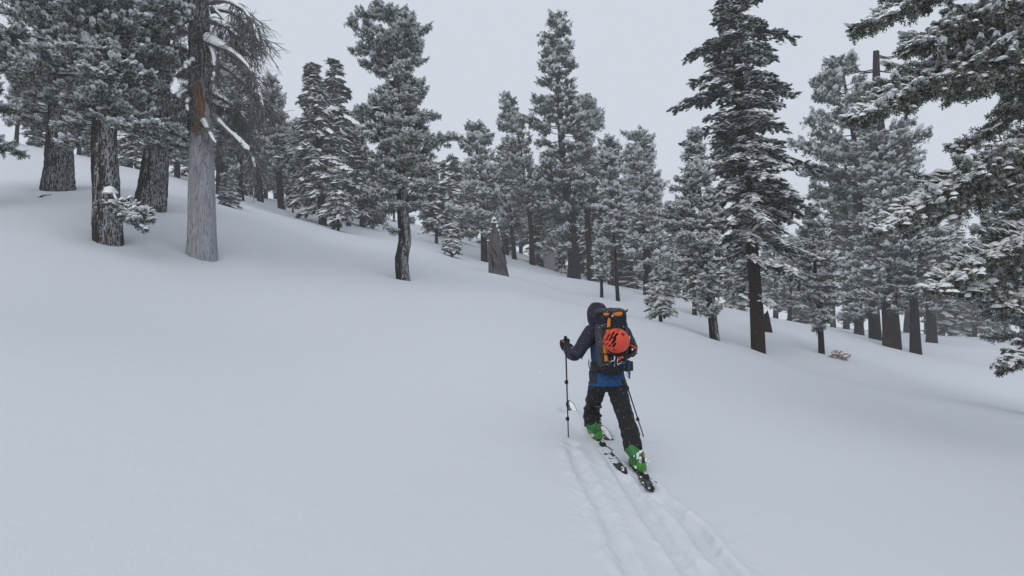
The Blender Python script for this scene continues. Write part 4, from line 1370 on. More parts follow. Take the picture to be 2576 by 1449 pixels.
def ring_loft(rows, n=20, cap=True):
    """rows: (centre, side vector half-axis, depth vector half-axis, exponent)"""
    V = []
    th = np.arange(n) * 2 * math.pi / n
    for c, a, b, e in rows:
        ct, s_ = np.cos(th), np.sin(th)
        x = np.sign(ct) * np.abs(ct) ** (2 / e); y = np.sign(s_) * np.abs(s_) ** (2 / e)
        V.append(np.asarray(c) + x[:, None] * np.asarray(a) + y[:, None] * np.asarray(b))
    k = len(rows)
    V = np.concatenate(V)
    i = np.arange(k - 1)[:, None] * n; j = np.arange(n)[None]; j2 = (j + 1) % n
    Q = np.stack([i + j, i + j2, i + n + j2, i + n + j], -1).reshape(-1, 4)
    V = np.vstack([V, [rows[0][0]], [rows[-1][0]]])
    jj = np.arange(n); j2 = (jj + 1) % n
    Tr = np.vstack([np.stack([np.full(n, k * n), j2, jj], -1), np.stack([np.full(n, k * n + 1), (k - 1) * n + jj, (k - 1) * n + j2], -1)])
    return V, Q, Tr

def limb(pts, radii, n=14, m=26):
    C = bez(pts, m)
    R = np.interp(np.linspace(0, 1, m), np.linspace(0, 1, len(radii)), radii)
    return tube(C, R, n)

def ellipsoid(c, a, b, cc, n=18, m=12):
    rows = []
    for i in range(m):
        t = -math.pi / 2 + math.pi * (i + .5) / m
        rows.append((np.asarray(c) + np.asarray(cc) * math.sin(t), np.asarray(a) * math.cos(t), np.asarray(b) * math.cos(t), 2))
    return ring_loft(rows, n)

_tex = {}
def fuse(name, parts, mats, parent, origin, voxel=.011, wrinkle=0.0, wsize=.12, smooth_it=4, kind=None):
    """join overlapping closed shapes into one continuous skin"""
    a = Acc()
    for p in parts: a.add(*p)
    o = a.build(name, mats, None, origin)
    md = o.modifiers.new('skin', 'REMESH'); md.mode = 'VOXEL'; md.voxel_size = voxel
    ms = o.modifiers.new('soft', 'SMOOTH'); ms.iterations = smooth_it; ms.factor = .5
    if wrinkle:
        tx = bpy.data.textures.new(name, 'CLOUDS'); tx.noise_scale = wsize; tx.noise_depth = 2
        mw = o.modifiers.new('folds', 'DISPLACE'); mw.texture = tx; mw.strength = wrinkle; mw.mid_level = .5
    dg = bpy.context.evaluated_depsgraph_get()
    me = bpy.data.meshes.new_from_object(o.evaluated_get(dg))
    me.name = name
    o.modifiers.clear()
    old = o.data; o.data = me; bpy.data.meshes.remove(old)
    me.materials.clear()
    for m in mats: me.materials.append(m)
    me.polygons.foreach_set('use_smooth', np.ones(len(me.polygons), bool))
    me.polygons.foreach_set('material_index', np.zeros(len(me.polygons), np.int32))
    if parent is not None:
        o.parent = parent; o.location = (0, 0, 0)
    return o

def poly_info(o, origin):
    me = o.data
    c = np.zeros(len(me.polygons) * 3); nn = np.zeros(len(me.polygons) * 3)
    me.polygons.foreach_get('center', c); me.polygons.foreach_get('normal', nn)
    return c.reshape(-1, 3) + np.asarray(origin), nn.reshape(-1, 3)

def seg_d(P, a, b):
    a, b = np.asarray(a), np.asarray(b); d = b - a
    t = np.clip(((P - a) @ d) / (d @ d), 0, 1)
    return np.linalg.norm(P - a - t[:, None] * d, axis=1)

def build_skier():
    foot = W(1555, 1150, 7.0)
    o = empty('person', foot, 'skier seen from behind in dark hood, blue jacket and black trousers, climbing with poles', 'person')
    # joints
    head = W(1502, 790, 7.12)
    sh_l, el_l, ha_l = W(1487, 836, 6.98), W(1449, 893, 6.98), W(1423, 867, 7.22)
    sh_r, el_r, ha_r = W(1567, 836, 7.14), W(1592, 880, 7.24), W(1556, 905, 7.36)
    pel = W(1527, 950, 7.0)
    hip_l, kn_l, an_l = W(1505, 965, 7.02), W(1491, 1018, 7.30), W(1493, 1072, 7.20)
    hip_r, kn_r, an_r = W(1550, 965, 7.0), W(1572, 1046, 6.86), W(1594, 1138, 6.62)
    # --- body: one continuous figure
    neck0, neck1 = W(1515, 838, 7.1), head + np.array([0, 0, -.06])
    hd = head + FWD * .02
    parts = [
        ellipsoid(hd, RGT * .072, FWD * .092, UP * .112),
        ellipsoid(hd + FWD * .085 - UP * .015, RGT * .014, FWD * .026, UP * .026),                    # nose
        ellipsoid(hd + FWD * .07 - UP * .062, RGT * .030, FWD * .02, UP * .010),                      # mouth
        ellipsoid(hd + FWD * .055 - UP * .09, RGT * .034, FWD * .03, UP * .022),                      # chin
        ellipsoid(hd + RGT * .074, RGT * .012, FWD * .022, UP * .032), ellipsoid(hd - RGT * .074, RGT * .012, FWD * .022, UP * .032),
        limb([neck0, neck1], [.06, .058]),
        ring_loft([(pel - UP * .06, RGT * .13, FWD * .09, 2.2), (pel + UP * .06, RGT * .135, FWD * .09, 2.2), (W(1527, 905, 7.04), RGT * .125, FWD * .085, 2.2),
                   (W(1527, 862, 7.08), RGT * .15, FWD * .1, 2.2), (W(1526, 836, 7.1), RGT * .165, FWD * .085, 2.2), (W(1522, 826, 7.1), RGT * .1, FWD * .06, 2)]),
        limb([sh_l, el_l], [.05, .042]), limb([el_l, ha_l], [.042, .03]), limb([sh_r, el_r], [.05, .042]), limb([el_r, ha_r], [.042, .03]),
        limb([W(1512, 955, 7.02), hip_l, kn_l], [.085, .082, .058]), limb([kn_l, an_l], [.058, .06, .042]),
        limb([W(1543, 955, 7.0), hip_r, kn_r], [.085, .082, .058]), limb([kn_r, an_r], [.058, .06, .042]),
    ]
    body = fuse('body', parts, [SKIN], o, foot, voxel=.010, smooth_it=2)
    for s in (-1, 1):
        V, Q, Tr = ellipsoid(hd + FWD * .083 + RGT * .03 * s + UP * .012, RGT * .012, FWD * .008, UP * .008, 10, 6)
        mesh_np('eye', V, [Q, Tr], mat_plain('eye_white', (.7, .7, .7), .3) if s < 0 else bpy.data.materials['eye_white'], body, foot, smooth=True)
    # --- jacket
    jk = [
        ring_loft([(W(1527, 967, 6.99), RGT * .198, FWD * .145, 2.6), (W(1527, 955, 6.99), RGT * .203, FWD * .15, 2.6), (W(1526, 935, 7.0), RGT * .192, FWD * .14, 2.5),
                   (W(1525, 905, 7.04), RGT * .168, FWD * .125, 2.4), (W(1525, 870, 7.07), RGT * .185, FWD * .13, 2.4), (W(1525, 845, 7.09), RGT * .2, FWD * .12, 2.4),
                   (W(1523, 828, 7.1), RGT * .17, FWD * .095, 2.2), (W(1516, 818, 7.11), RGT * .095, FWD * .08, 2)]),
        limb([sh_l + RGT * .05, sh_l, W(1466, 868, 6.95), el_l], [.075, .088, .078, .072]),
        limb([el_l, W(1437, 889, 7.08), ha_l + (el_l - ha_l) * .2], [.074, .068, .056]),
        limb([sh_r - RGT * .05, sh_r, el_r], [.07, .085, .07]), limb([el_r, ha_r], [.068, .048]),
        limb([W(1513, 835, 7.11), head - UP * .09], [.085, .095]),
    ]
    j = fuse('jacket', jk, [JK_BLUE, JK_DARK], o, foot, voxel=.011, wrinkle=.022, wsize=.09)
    c, nn = poly_info(j, foot)
    arm = np.minimum.reduce([seg_d(c, sh_l, el_l), seg_d(c, el_l, ha_l), seg_d(c, sh_r, el_r), seg_d(c, el_r, ha_r)])
    side = (c - pel) @ RGT
    dark = (arm < .105) & (np.abs(side) > .125)
    dark |= c[:, 2] > W(0, 824, 7.1)[2]
    dark |= (np.abs(side) > .158) & (c[:, 2] < W(0, 925, 7.0)[2])
    dark |= ((c - pel) @ FWD) > .03
    j.data.polygons.foreach_set('material_index', dark.astype(np.int32))
    # hem band, cord and zip pull
    V, Q, Tr = ring_loft([(W(1527, 969, 6.99), RGT * .200, FWD * .147, 2.6), (W(1527, 965, 6.99), RGT * .207, FWD * .153, 2.6), (W(1527, 961, 6.99), RGT * .206, FWD * .152, 2.6)], 36)
    mesh_np('hem', V, [Q, Tr], JK_BLUE, j, foot, smooth=True)
    V, Q, Tr = tube(bez([zA(425, 790, 6.9), zA(420, 820, 6.9), zA(426, 852, 6.9)], 8), .004, 5); mesh_np('cord', V, [Q, Tr], STRAP, j, foot)
    V, Q, Tr = tube(bez([zA(515, 850, 6.85), zA(510, 910, 6.84), zA(524, 970, 6.85)], 8), .006, 5); mesh_np('cord', V, [Q, Tr], STRAP, j, foot)
    # --- hood: a shell open towards the face
    rows = []
    hc = head + np.array([0, 0, .0])
    n, m = 28, 18
    V = []
    for i in range(m):
        t = math.pi * (i / (m - 1)) * .70           # from the crown's back pole towards the face
        for k in range(n):
            a = 2 * math.pi * k / n
            dirv = -FWD * math.cos(t) * .138 + (RGT * math.cos(a) * .112 + UP * math.sin(a) * .137) * math.sin(t) ** .8
            if dirv[2] < 0: dirv = dirv * np.array([1, 1, 1.28])
            f = 1 + .03 * math.sin(3 * a + t * 4) + .018 * math.sin(7 * a - 3 * t)
            V.append(hc + dirv * f)
    V = np.array(V)
    i = np.arange(m - 1)[:, None] * n; jx = np.arange(n)[None]; j2 = (jx + 1) % n
    Q = np.stack([i + jx, i + n + jx, i + n + j2, i + j2], -1).reshape(-1, 4)
    hd_o = mesh_np('hood', V, [Q], JK_DARK, j, foot, smooth=True)
    sm = hd_o.modifiers.new('thick', 'SOLIDIFY'); sm.thickness = .008; sm.offset = -1
    # seams of the hood
    for a in (math.radians(60), math.radians(120)):
        P = [hc + (-FWD * math.cos(t) * .140 + (RGT * math.cos(a) * .114 + UP * math.sin(a) * .139) * math.sin(t) ** .8) for t in np.linspace(.1, 2.1, 14)]
        V, Q, Tr = tube(np.array(P), .0035, 5); mesh_np('seam', V, [Q, Tr], STRAP, hd_o, foot, smooth=True)
    V, Q, Tr = tube(bez([hc - UP * .125 - RGT * .07 - FWD * .06, hc - UP * .14 - FWD * .10, hc - UP * .125 + RGT * .07 - FWD * .06], 10), .014, 8)
    mesh_np('collar', V, [Q, Tr], JK_DARK, hd_o, foot, smooth=True)
    # --- trousers
    tr = [
        ring_loft([(W(1527, 983, 7.0), RGT * .13, FWD * .11, 2.2), (W(1527, 972, 7.0), RGT * .185, FWD * .125, 2.4), (W(1527, 955, 7.0), RGT * .19, FWD * .13, 2.4), (W(1527, 940, 7.0), RGT * .17, FWD * .11, 2.4)]),
        limb([W(1506, 958, 7.0), W(1500, 985, 7.08), kn_l, W(1489, 1046, 7.26), W(1492, 1070, 7.22)], [.105, .100, .084, .096, .104]),
        limb([W(1550, 958, 6.99), W(1558, 1000, 6.94), kn_r, W(1586, 1094, 6.74), W(1593, 1132, 6.66)], [.105, .108, .092, .098, .100]),
        # gathered folds of the bent left leg
        ellipsoid(W(1504, 1004, 7.16), RGT * .05, FWD * .09, UP * .045), ellipsoid(W(1503, 1022, 7.2), RGT * .05, FWD * .09, UP * .03),
        ellipsoid(W(1479, 1028, 7.2), RGT * .045, FWD * .09, UP * .03), ellipsoid(W(1503, 1046, 7.18), RGT * .05, FWD * .09, UP * .025),
        ellipsoid(W(1479, 1050, 7.18), RGT * .045, FWD * .09, UP * .026),
    ]
    t_ = fuse('trousers', tr, [TRS], o, foot, voxel=.011, wrinkle=.030, wsize=.055, smooth_it=3)
    # --- gloves: palm, thumb and four bent fingers closed round the grip
    for hand, wr, axis, cuffdir, sgn in ((ha_l, el_l, unit(W(1430, 1102, 7.25) - W(1422, 862, 7.24)), None, 1), (ha_r, el_r, unit(W(1621, 1104, 7.87) - ha_r), None, -1)):
        ax = -axis                                  # up the pole
        back = unit(hand - wr); back = unit(back - ax * (back @ ax))
        lat = np.cross(ax, back) * sgn
        ps = [ellipsoid(hand - back * .028 + lat * .01, lat * .032, back * .046, ax * .050)]
        for f in range(4):
            h = hand + ax * (.042 - .026 * f) + back * .008
            k = (1.0, 1.1, 1.04, .86)[f]
            ps.append(limb([h + lat * .032 - back * .02, h + lat * .040 * k + back * .030 * k, h + back * .048 * k, h - lat * .030 * k + back * .026, h - lat * .028 - back * .004], [.016, .0165, .016, .015, .013], 8, 14))
        ps.append(limb([hand - back * .03 - lat * .018 + ax * .03, hand - lat * .036 + ax * .052, hand - lat * .030 + back * .03 + ax * .058], [.021, .019, .015], 8, 10))
        ps.append(limb([hand - back * .04, hand - back * .05 - ax * .01, hand + (wr - hand) * .38], [.042, .044, .056], 12, 10))
        g = fuse('glove', ps, [STRAP], o, foot, voxel=.006, smooth_it=2)
        P = [hand - back * .06 + lat * .046 + ax * .03, hand - back * .03 + lat * .050 + ax * .045, hand + lat * .046 + ax * .048, hand + back * .02 + lat * .046 + ax * .03]
        V, Q, Tr = tube(bez(P, 10), .005, 6); mesh_np('trim', V, [Q, Tr], PK_ORANGE, g, foot, smooth=True)
    # --- ski boots
    for an, sole, d1 in ((an_l, W(1500, 1101, 7.28), unit(np.array([-.22, .975, .10]))), (an_r, W(1607, 1181, 6.60), unit(np.array([-.235, .97, .13])))):
        rr = unit(np.cross(d1, UP)); uu = np.cross(rr, d1)
        sh = unit(an - sole); ank = sole + uu * .10
        shell = [ring_loft([(sole - d1 * .105 + uu * .012, rr * .036, uu * .014, 3), (sole - d1 * .10 + uu * .05, rr * .043, uu * .05, 2.6), (sole - d1 * .03 + uu * .058, rr * .048, uu * .062, 2.6), (sole + d1 * .05 + uu * .05, rr * .05, uu * .055, 2.6),
                            (sole + d1 * .14 + uu * .034, rr * .053, uu * .036, 2.8), (sole + d1 * .19 + uu * .022, rr * .04, uu * .022, 2.8)], 18)]
        b = fuse('boot', shell + [limb([sole - d1 * .045 + uu * .05, ank - d1 * .03, ank + (an - ank) * .5], [.055, .056, .055])], [BOOT_L], o, foot, voxel=.008, smooth_it=2)
        cf = limb([ank - d1 * .025, ank * .35 + an * .65 - d1 * .01, an + (an - ank) * .7], [.062, .066, .070], 16, 12)
        mesh_np('cuff', cf[0], [cf[1], cf[2]], BOOT, b, foot, smooth=True)
        V, Q, Tr = ring_loft([(sole - d1 * .115 + uu * .004, rr * .03, uu * .004, 4), (sole - d1 * .11 + uu * .003, rr * .038, uu * .012, 4), (sole + d1 * .15 + uu * .003, rr * .045, uu * .012, 4), (sole + d1 * .2 + uu * .006, rr * .03, uu * .008, 4)], 12)
        mesh_np('sole', V, [Q, Tr], STRAP, b, foot)
        for q in range(2):                         # spine levers and buckles
            p = ank + (an - ank) * (.25 + .5 * q)
            V, Q, Tr = tube(bez([p - rr * .066 + d1 * .0, p - rr * .05 + d1 * .045, p + d1 * .068, p + rr * .05 + d1 * .045, p + rr * .07], 14), .009, 6)
            mesh_np('buckle', V, [Q, Tr], STEEL, b, foot)
        sp = ank - d1 * .085
        V, Q, Tr = ring_loft([(sp - uu * .01, rr * .016, d1 * .008, 4), (sp + uu * .05, rr * .018, d1 * .01, 4), (sp + uu * .12, rr * .012, d1 * .008, 4)], 10)
        mesh_np('walk_lever', V, [Q, Tr], STEEL, b, foot)
        for s in (-1, 1):
            V, Q, Tr = tube(np.array([sp + rr * .006 * s - d1 * .012 + uu * .06, sp + rr * .006 * s - d1 * .012 + uu * .13]), .003, 5)
            mesh_np('cord', V, [Q, Tr], YEL, b, foot)
        rs = np.random.default_rng(3)
        sn = Acc()
        for q in range(34):
            a_, h_, s_ = rs.normal(0, .028), rs.uniform(-.09, .12), rs.uniform(.006, .020)
            V, Tr = CAPS[q % 5]
            M = np.stack([rr * s_ * 1.1, uu * s_ * 1.3, -d1 * s_ * .35], -1)
            y_ = -math.sqrt(max(.062 ** 2 - min(abs(a_), .06) ** 2, 0)) - .022
            sn.add(V @ M.T + ank + rr * a_ + uu * h_ + d1 * y_, None, Tr)
        sn.build('snow', SNOWT, b, foot, smooth=True, kind='stuff')
    return o, foot, dict(ha_l=ha_l, ha_r=ha_r)

PERSON, PFOOT, JN = build_skier()

# ------------------------------------------------------------------ skis
def build_ski(label, tail, boot, tip, name='ski'):
    """tail, boot, tip: places read off the photo.  The snow covers the middle."""
    o = empty(name, boot, label, 'ski', 'skis under the skier')
    C = ski_curve(tail, boot, tip)
    d = unit(tip - tail); rr = unit(np.cross(d, UP))
    s = np.linspace(0, 1, 40)
    half = .5 * np.interp(s, [0, .02, .12, .5, .86, .93, .975, 1], [.03, .09, .108, .094, .118, .112, .06, .004])
    V = []
    tg = unit(np.gradient(C, axis=0))
    for i in range(40):
        n = np.cross(rr, tg[i]); th = .006
        V += [C[i] - rr * half[i] - n * th, C[i] + rr * half[i] - n * th, C[i] + rr * half[i] * .95 + n * th, C[i] - rr * half[i] * .95 + n * th]
    V = np.array(V)
    Q = []
    for i in range(39):
        for k in range(4):
            a, b = i * 4 + k, i * 4 + (k + 1) % 4
            Q.append([a, b, b + 4, a + 4])
    Q += [[3, 2, 1, 0], [156, 157, 158, 159]]
    mesh_np('ski_body', V, [np.array(Q)], SKI_M, o, boot)
    n = np.cross(rr, d)
    def blk(name, c, L, w, h, m, parent=o):
        V, Q, Tr = ring_loft([(c, rr * w * .9, d * L, 5), (c + n * h * .3, rr * w, d * L, 5), (c + n * h * .8, rr * w * .85, d * L * .85, 5), (c + n * h, rr * w * .6, d * L * .6, 5)], 14)
        return mesh_np(name, V, [Q, Tr], m, parent, boot)
    hp = boot - d * .20 + n * .008
    h = blk('heel_piece', hp, .05, .032, .055, STRAP)
    blk('riser', hp + n * .05 + d * .01, .028, .02, .02, METAL, h)
    blk('brake', hp - d * .09, .06, .030, .018, METAL)
    for s_ in (-1, 1):
        V, Q, Tr = tube(bez([hp + rr * .05 * s_, hp - d * .1 + rr * .056 * s_ + n * .015, hp - d * .16 + rr * .056 * s_ + n * .03], 8), .005, 5)
        mesh_np('brake_arm', V, [Q, Tr], STEEL, o, boot)
    blk('toe_piece', boot + d * .2 + n * .01, .05, .035, .04, STRAP)
    V, Q, Tr = ring_loft([(tail - d * .012 - n * .008, rr * .014, d * .012, 4), (tail - d * .012 + n * .02, rr * .016, d * .013, 4), (tail + n * .055 + d * .01, rr * .010, d * .010, 4)], 10)
    mesh_np('skin_clip', V, [Q, Tr], STRAP, o, boot)
    # snow riding on the topsheet
    r = np.random.default_rng(int(abs(tail[0]) * 1000))
    sn = Acc()
    for i in range(26):
        k = int(r.integers(1, 37))
        V, Tr = CAPS[i % 5]
        sz = r.uniform(.008, .02)
        sn.add(V * np.array([sz, sz * 1.5, sz * .5]) + C[k] + rr * r.uniform(-.8, .8) * half[k] + n * .004, None, Tr)
    ks = np.arange(28, 39)          # powder lying along the lifted tip
    q = [C[k] + rr * half[k] * .30 + n * .003 for k in ks]
    V, Q, Tr = tube(np.array(q), half[ks] * .62 * np.array([.3, .7, .9, 1, 1, 1, 1, .95, .9, .8, .5]), 8)
    V = V - n * ((V - np.mean(V, 0)) @ n)[:, None] * 0
    base = np.repeat(np.array(q), 8, 0); base = np.vstack([base, q[0], q[-1]])
    h_ = ((V - base) @ n)[:, None]
    sn.add(V - n * h_ * .72, Q, Tr)
    sn.build('snow', SNOWT, o, boot, smooth=True, kind='stuff')
    return o
def on_snow(px, py, dz):
    p = seat(px, py); p[2] += dz
    return p
build_ski('left ski with its tip lifted out of the snow ahead of the left pole', tailL, bootL, tipL)
build_ski('right ski mostly sunk in snow with binding showing behind the rear boot', tailR, bootR, tipR)

# ------------------------------------------------------------------ poles
def build_pole(label, hand, tip, rings):
    o = empty('ski_pole', tip, label, 'ski pole', 'poles held by the skier')
    ax = unit(hand - tip)
    L = np.linalg.norm(hand - tip)
    V, Q, Tr = tube(np.array([tip - ax * .12, tip + ax * L * .45, tip + ax * (L - .06)]), [.0065, .008, .0095], 10)
    mesh_np('shaft', V, [Q, Tr], POLE, o, tip, smooth=True)
    g = np.array([hand - ax * .09, hand - ax * .04, hand + ax * .02, hand + ax * .075, hand + ax * .10])
    V, Q, Tr = tube(bez(g, 14), np.interp(np.linspace(0, 1, 14), [0, .3, .6, .85, 1], [.016, .018, .016, .021, .012]), 10)
    mesh_np('grip', V, [Q, Tr], STRAP, o, tip, smooth=True)
    lat = unit(np.cross(ax, FWD))
    V, Q, Tr = tube(bez([hand + ax * .08, hand + ax * .02 + lat * .06 - FWD * .03, hand - ax * .06 + lat * .05 - FWD * .04, hand - ax * .03 + lat * .0 - FWD * .05, hand + ax * .075], 20), .007, 5)
    mesh_np('strap', V, [Q, Tr], STRAP, o, tip)
    for f in rings:
        c = tip + ax * L * f
        V, Q, Tr = tube(np.array([c - ax * .024, c - ax * .018, c + ax * .018, c + ax * .024]), [.010, .0165, .0165, .010], 10)
        k = mesh_np('flick_lock', V, [Q, Tr], STRAP, o, tip, smooth=True)
        V, Q, Tr = tube(np.array([c + lat * .018 - ax * .018, c + lat * .022 + ax * .015]), [.006, .007], 6)
        mesh_np('lever', V, [Q, Tr], STEEL, k, tip)
    c = tip - ax * .06
    n = 12
    V, Q, Tr = ring_loft([(c - ax * .006, lat * .045, np.cross(ax, lat) * .045, 2), (c + ax * .004, lat * .05, np.cross(ax, lat) * .05, 2), (c + ax * .014, lat * .015, np.cross(ax, lat) * .015, 2)], 16)
    mesh_np('basket', V, [Q, Tr], STRAP, o, tip)
build_pole('thin black ski pole upright in the left hand away from the body', JN['ha_l'], W(1430, 1103, 7.22), (.60, .21))
build_pole('thin black ski pole slanting out behind the right leg', JN['ha_r'], W(1621, 1104, 7.80), (.66, .26))

# ------------------------------------------------------------------ backpack
def build_pack():
    c0 = W(1541, 943, 6.80)                          # middle of the pack's foot
    top = W(1536, 778, 6.87)
    Hh = np.linalg.norm(top - c0)
    u = (top - c0) / Hh
    rg = unit(np.array([.955, -.13, 0.])); rg = unit(rg - u * (rg @ u))
    bk = np.cross(rg, u)                             # towards the camera
    if bk[1] > 0: bk = -bk
    P = lambda h, x, y: c0 + u * h * Hh + rg * x + bk * y
    o = empty('backpack', c0, 'tall dark blue and grey mountaineering backpack with orange straps on the skier', 'backpack')
    # main bag
    rows = [(0.0, .085, .070), (.02, .115, .095), (.08, .140, .118), (.2, .160, .130), (.4, .172, .135), (.6, .178, .135), (.75, .176, .130), (.82, .165, .124), (.86, .172, .126), (.93, .168, .120), (.965, .14, .10)]
    L = [(P(h, 0, 0), rg * a, bk * b, 3.2) for h, a, b in rows]
    b = fuse('main_bag', [ring_loft(L, 40)], [PK_NAVY, PK_GREY], o, c0, voxel=.010, wrinkle=.014, wsize=.07, smooth_it=3)
    c, nn = poly_info(b, c0)
    loc = c - c0
    hh, xx, yy = loc @ u / Hh, loc @ rg, loc @ bk
    grey = (xx < -.062 - .02 * np.sin(hh * 9)) & (hh > .13) & (hh < .76) & (yy > -.15)
    grey |= (xx > .150) & (hh > .2) & (hh < .72)
    b.data.polygons.foreach_set('material_index', grey.astype(np.int32))
    # side pocket seam, panels standing proud
    def slab(name, pts, w, th, m, parent=o, n=12, flat=bk, tap=None):
        """a flat strap along points, width across, thickness th"""
        C = bez(pts, n); tg = unit(np.gradient(C, axis=0))
        V = []
        for i in range(n):
            nrm = flat - tg[i] * (flat @ tg[i]); nrm = unit(nrm); sd = np.cross(tg[i], nrm)
            ww = w * (1 if tap is None else np.interp(i / (n - 1), np.linspace(0, 1, len(tap)), tap))
            V += [C[i] - sd * ww / 2, C[i] + sd * ww / 2, C[i] + sd * ww / 2 * .9 + nrm * th, C[i] - sd * ww / 2 * .9 + nrm * th]
        Q = [[i * 4 + k, i * 4 + (k + 1) % 4, i * 4 + 4 + (k + 1) % 4, i * 4 + 4 + k] for i in range(n - 1) for k in range(4)]
        e = (n - 1) * 4
        Q += [[3, 2, 1, 0], [e, e + 1, e + 2, e + 3]]
        return mesh_np(name, np.array(V), [np.array(Q)], m, parent, c0)
    def surf(h, x, lift=.004):
        a = np.interp(h, [r_[0] for r_ in rows], [r_[1] for r_ in rows]); bb = np.interp(h, [r_[0] for r_ in rows], [r_[2] for r_ in rows])
        y = bb * max(0, 1 - min(1, abs(x) / a) ** 3.2) ** (1 / 3.2)
        return P(h, x, y + lift)
    # lid: a slanting cap with its rim lifted, orange lining beneath
    lid_rows = [(P(.93, -.005, .00), rg * .165, bk * .135, 2.8), (P(.955, -.008, .0), rg * .178, bk * .145, 2.8), (P(.985, -.012, -.005), rg * .165, bk * .130, 2.6), (P(1.012, -.02, -.01), rg * .12, bk * .09, 2.4), (P(1.02, -.02, -.01), rg * .06, bk * .05, 2)]
    lid = fuse('lid', [ring_loft(lid_rows, 36), limb([P(.935, .15, .12), P(.955, .17, .135), P(.985, .175, .12)], [.012, .013, .008])], [PK_GREY], o, c0, voxel=.009, wrinkle=.018, wsize=.05, smooth_it=2)
    for x0, x1, dn in ((-.085, -.012, .0), (.008, .125, .004)):
        V, Q, Tr = ellipsoid(P(.912 + dn, (x0 + x1) / 2, .112), rg * (x1 - x0) / 2, bk * .026, u * .024 * (1.25 if x0 > 0 else .95), 18, 10)
        mesh_np('lid_lining', V, [Q, Tr], PK_ORANGE, lid, c0, smooth=True)
    for q in range(3):                               # white slanting print
        a = P(1.004 - .0045 * q, -.058 + .016 * q, .062 + .012 * q); slab('print', [a, a + rg * .018 - u * .012 + bk * .02], .006, .003, WHITE, lid, 4, unit(u + bk))
    a = P(.988, .052, .085); slab('tag', [a, a + rg * .022 - u * .002], .022, .004, ORG_RED, lid, 4, unit(u + bk))
    a = P(.982, .028, .10); slab('tag', [a, a - u * .02 + bk * .012], .008, .004, WHITE, lid, 4, unit(u + bk))
    # buckle strap in the middle under the lid
    slab('lid_strap', [P(.945, .005, .138), surf(.905, .0, .035), surf(.86, -.005, .004), surf(.80, -.01, .004)], .018, .004, STRAP, o)
    slab('buckle', [surf(.893, .012, .030), surf(.868, .016, .016)], .026, .010, METAL, o, 4)
    # the orange daisy strap / tool sleeve running down
    slab('tool_strap', [surf(.855, -.020, .006), surf(.82, -.022, .01), surf(.74, -.028, .010), surf(.69, -.036, .008)], .036, .008, PK_ORANGE, o, 12, bk, [.25, .9, 1, .95])
    slab('tool_strap', [surf(.675, -.038, .008), surf(.60, -.048, .010), surf(.55, -.054, .008)], .034, .008, PK_ORANGE, o, 8)
    slab('tool_strap', [surf(.43, -.078, .008), surf(.36, -.076, .010), surf(.315, -.07, .012)], .036, .008, PK_ORANGE, o, 8)
    slab('tool_strap', [surf(.305, -.072, .010), surf(.25, -.066, .012), surf(.205, -.060, .010)], .036, .008, PK_ORANGE, o, 8)
    for h, x in ((.70, -.034), (.31, -.072)):
        slab('strap', [surf(h, x - .06, .012), surf(h, x, .020), surf(h + .005, x + .05, .012)], .018, .004, STRAP, o)
    slab('strap', [surf(.69, -.16, .004), surf(.685, -.06, .006), surf(.69, .06, .006), surf(.70, .15, .004)], .02, .003, STRAP, o)
    slab('strap', [surf(.17, -.10, .006), surf(.30, -.095, .006), surf(.56, -.09, .006), surf(.72, -.085, .006)], .016, .004, STRAP, o)
    slab('strap', [surf(.06, .0, .006), surf(.20, .01, .006), surf(.34, .02, .006)], .03, .004, STRAP, o)
    # compression straps hanging from the right side, blue webbing loop
    slab('webbing', [P(.22, .165, .02), P(.17, .175, .02), P(.08, .172, .02), P(-.06, .178, .02)], .020, .004, JK_BLUE, o, 10, rg * .6 + bk)
    V, Q, Tr = tube(bez([P(.15, .170, .03), P(.05, .160, .04), P(-.005, .150, .04), P(-.035, .168, .04), P(.01, .187, .04), P(.06, .180, .04)], 20), .004, 5)
    mesh_np('webbing', V, [Q, Tr], JK_BLUE, o, c0)
    slab('webbing', [P(.205, .150, .03), P(.21, .185, .03)], .018, .004, STRAP, o, 4)
    # hip belt fin and shoulder strap
    slab('hip_belt', [P(.12, -.13, .02), P(.13, -.20, -.05), P(.13, -.22, -.16)], .11, .02, STRAP, o, 8, -rg)
    slab('hip_belt', [P(.12, .13, .02), P(.13, .20, -.05), P(.13, .21, -.16)], .11, .02, STRAP, o, 8, rg)
    for s in (-1, 1):
        slab('shoulder_strap', [P(.80, .09 * s, -.11), P(.88, .10 * s, -.20), P(.84, .115 * s, -.33), P(.6, .13 * s, -.40)], .06, .012, STRAP, o, 12, u)
    # snow flecks lying in the folds
    r = np.random.default_rng(4); sn = Acc()
    for i in range(46):
        h, x = r.uniform(.08, .9), r.uniform(-.15, .15)
        V, Tr = CAPS[i % 5]; s = r.uniform(.002, .0055)
        sn.add(V * np.array([s * 1.8, s, s * .8]) + surf(h, x, .003), None, Tr)
    for (h, x, s) in [(.205, .0, .012), (.165, .075, .014), (.155, -.06, .008), (.145, .06, .010), (.19, .095, .009)]:
        V, Tr = CAPS[1]; sn.add(V * np.array([s * 1.8, s, s * .8]) + surf(h, x, .006), None, Tr)
    sn.build('snow', SNOWT, o, c0, smooth=True, kind='stuff')
    return dict(P=P, u=u, rg=rg, bk=bk, surf=surf, slab=slab)
PK = build_pack()

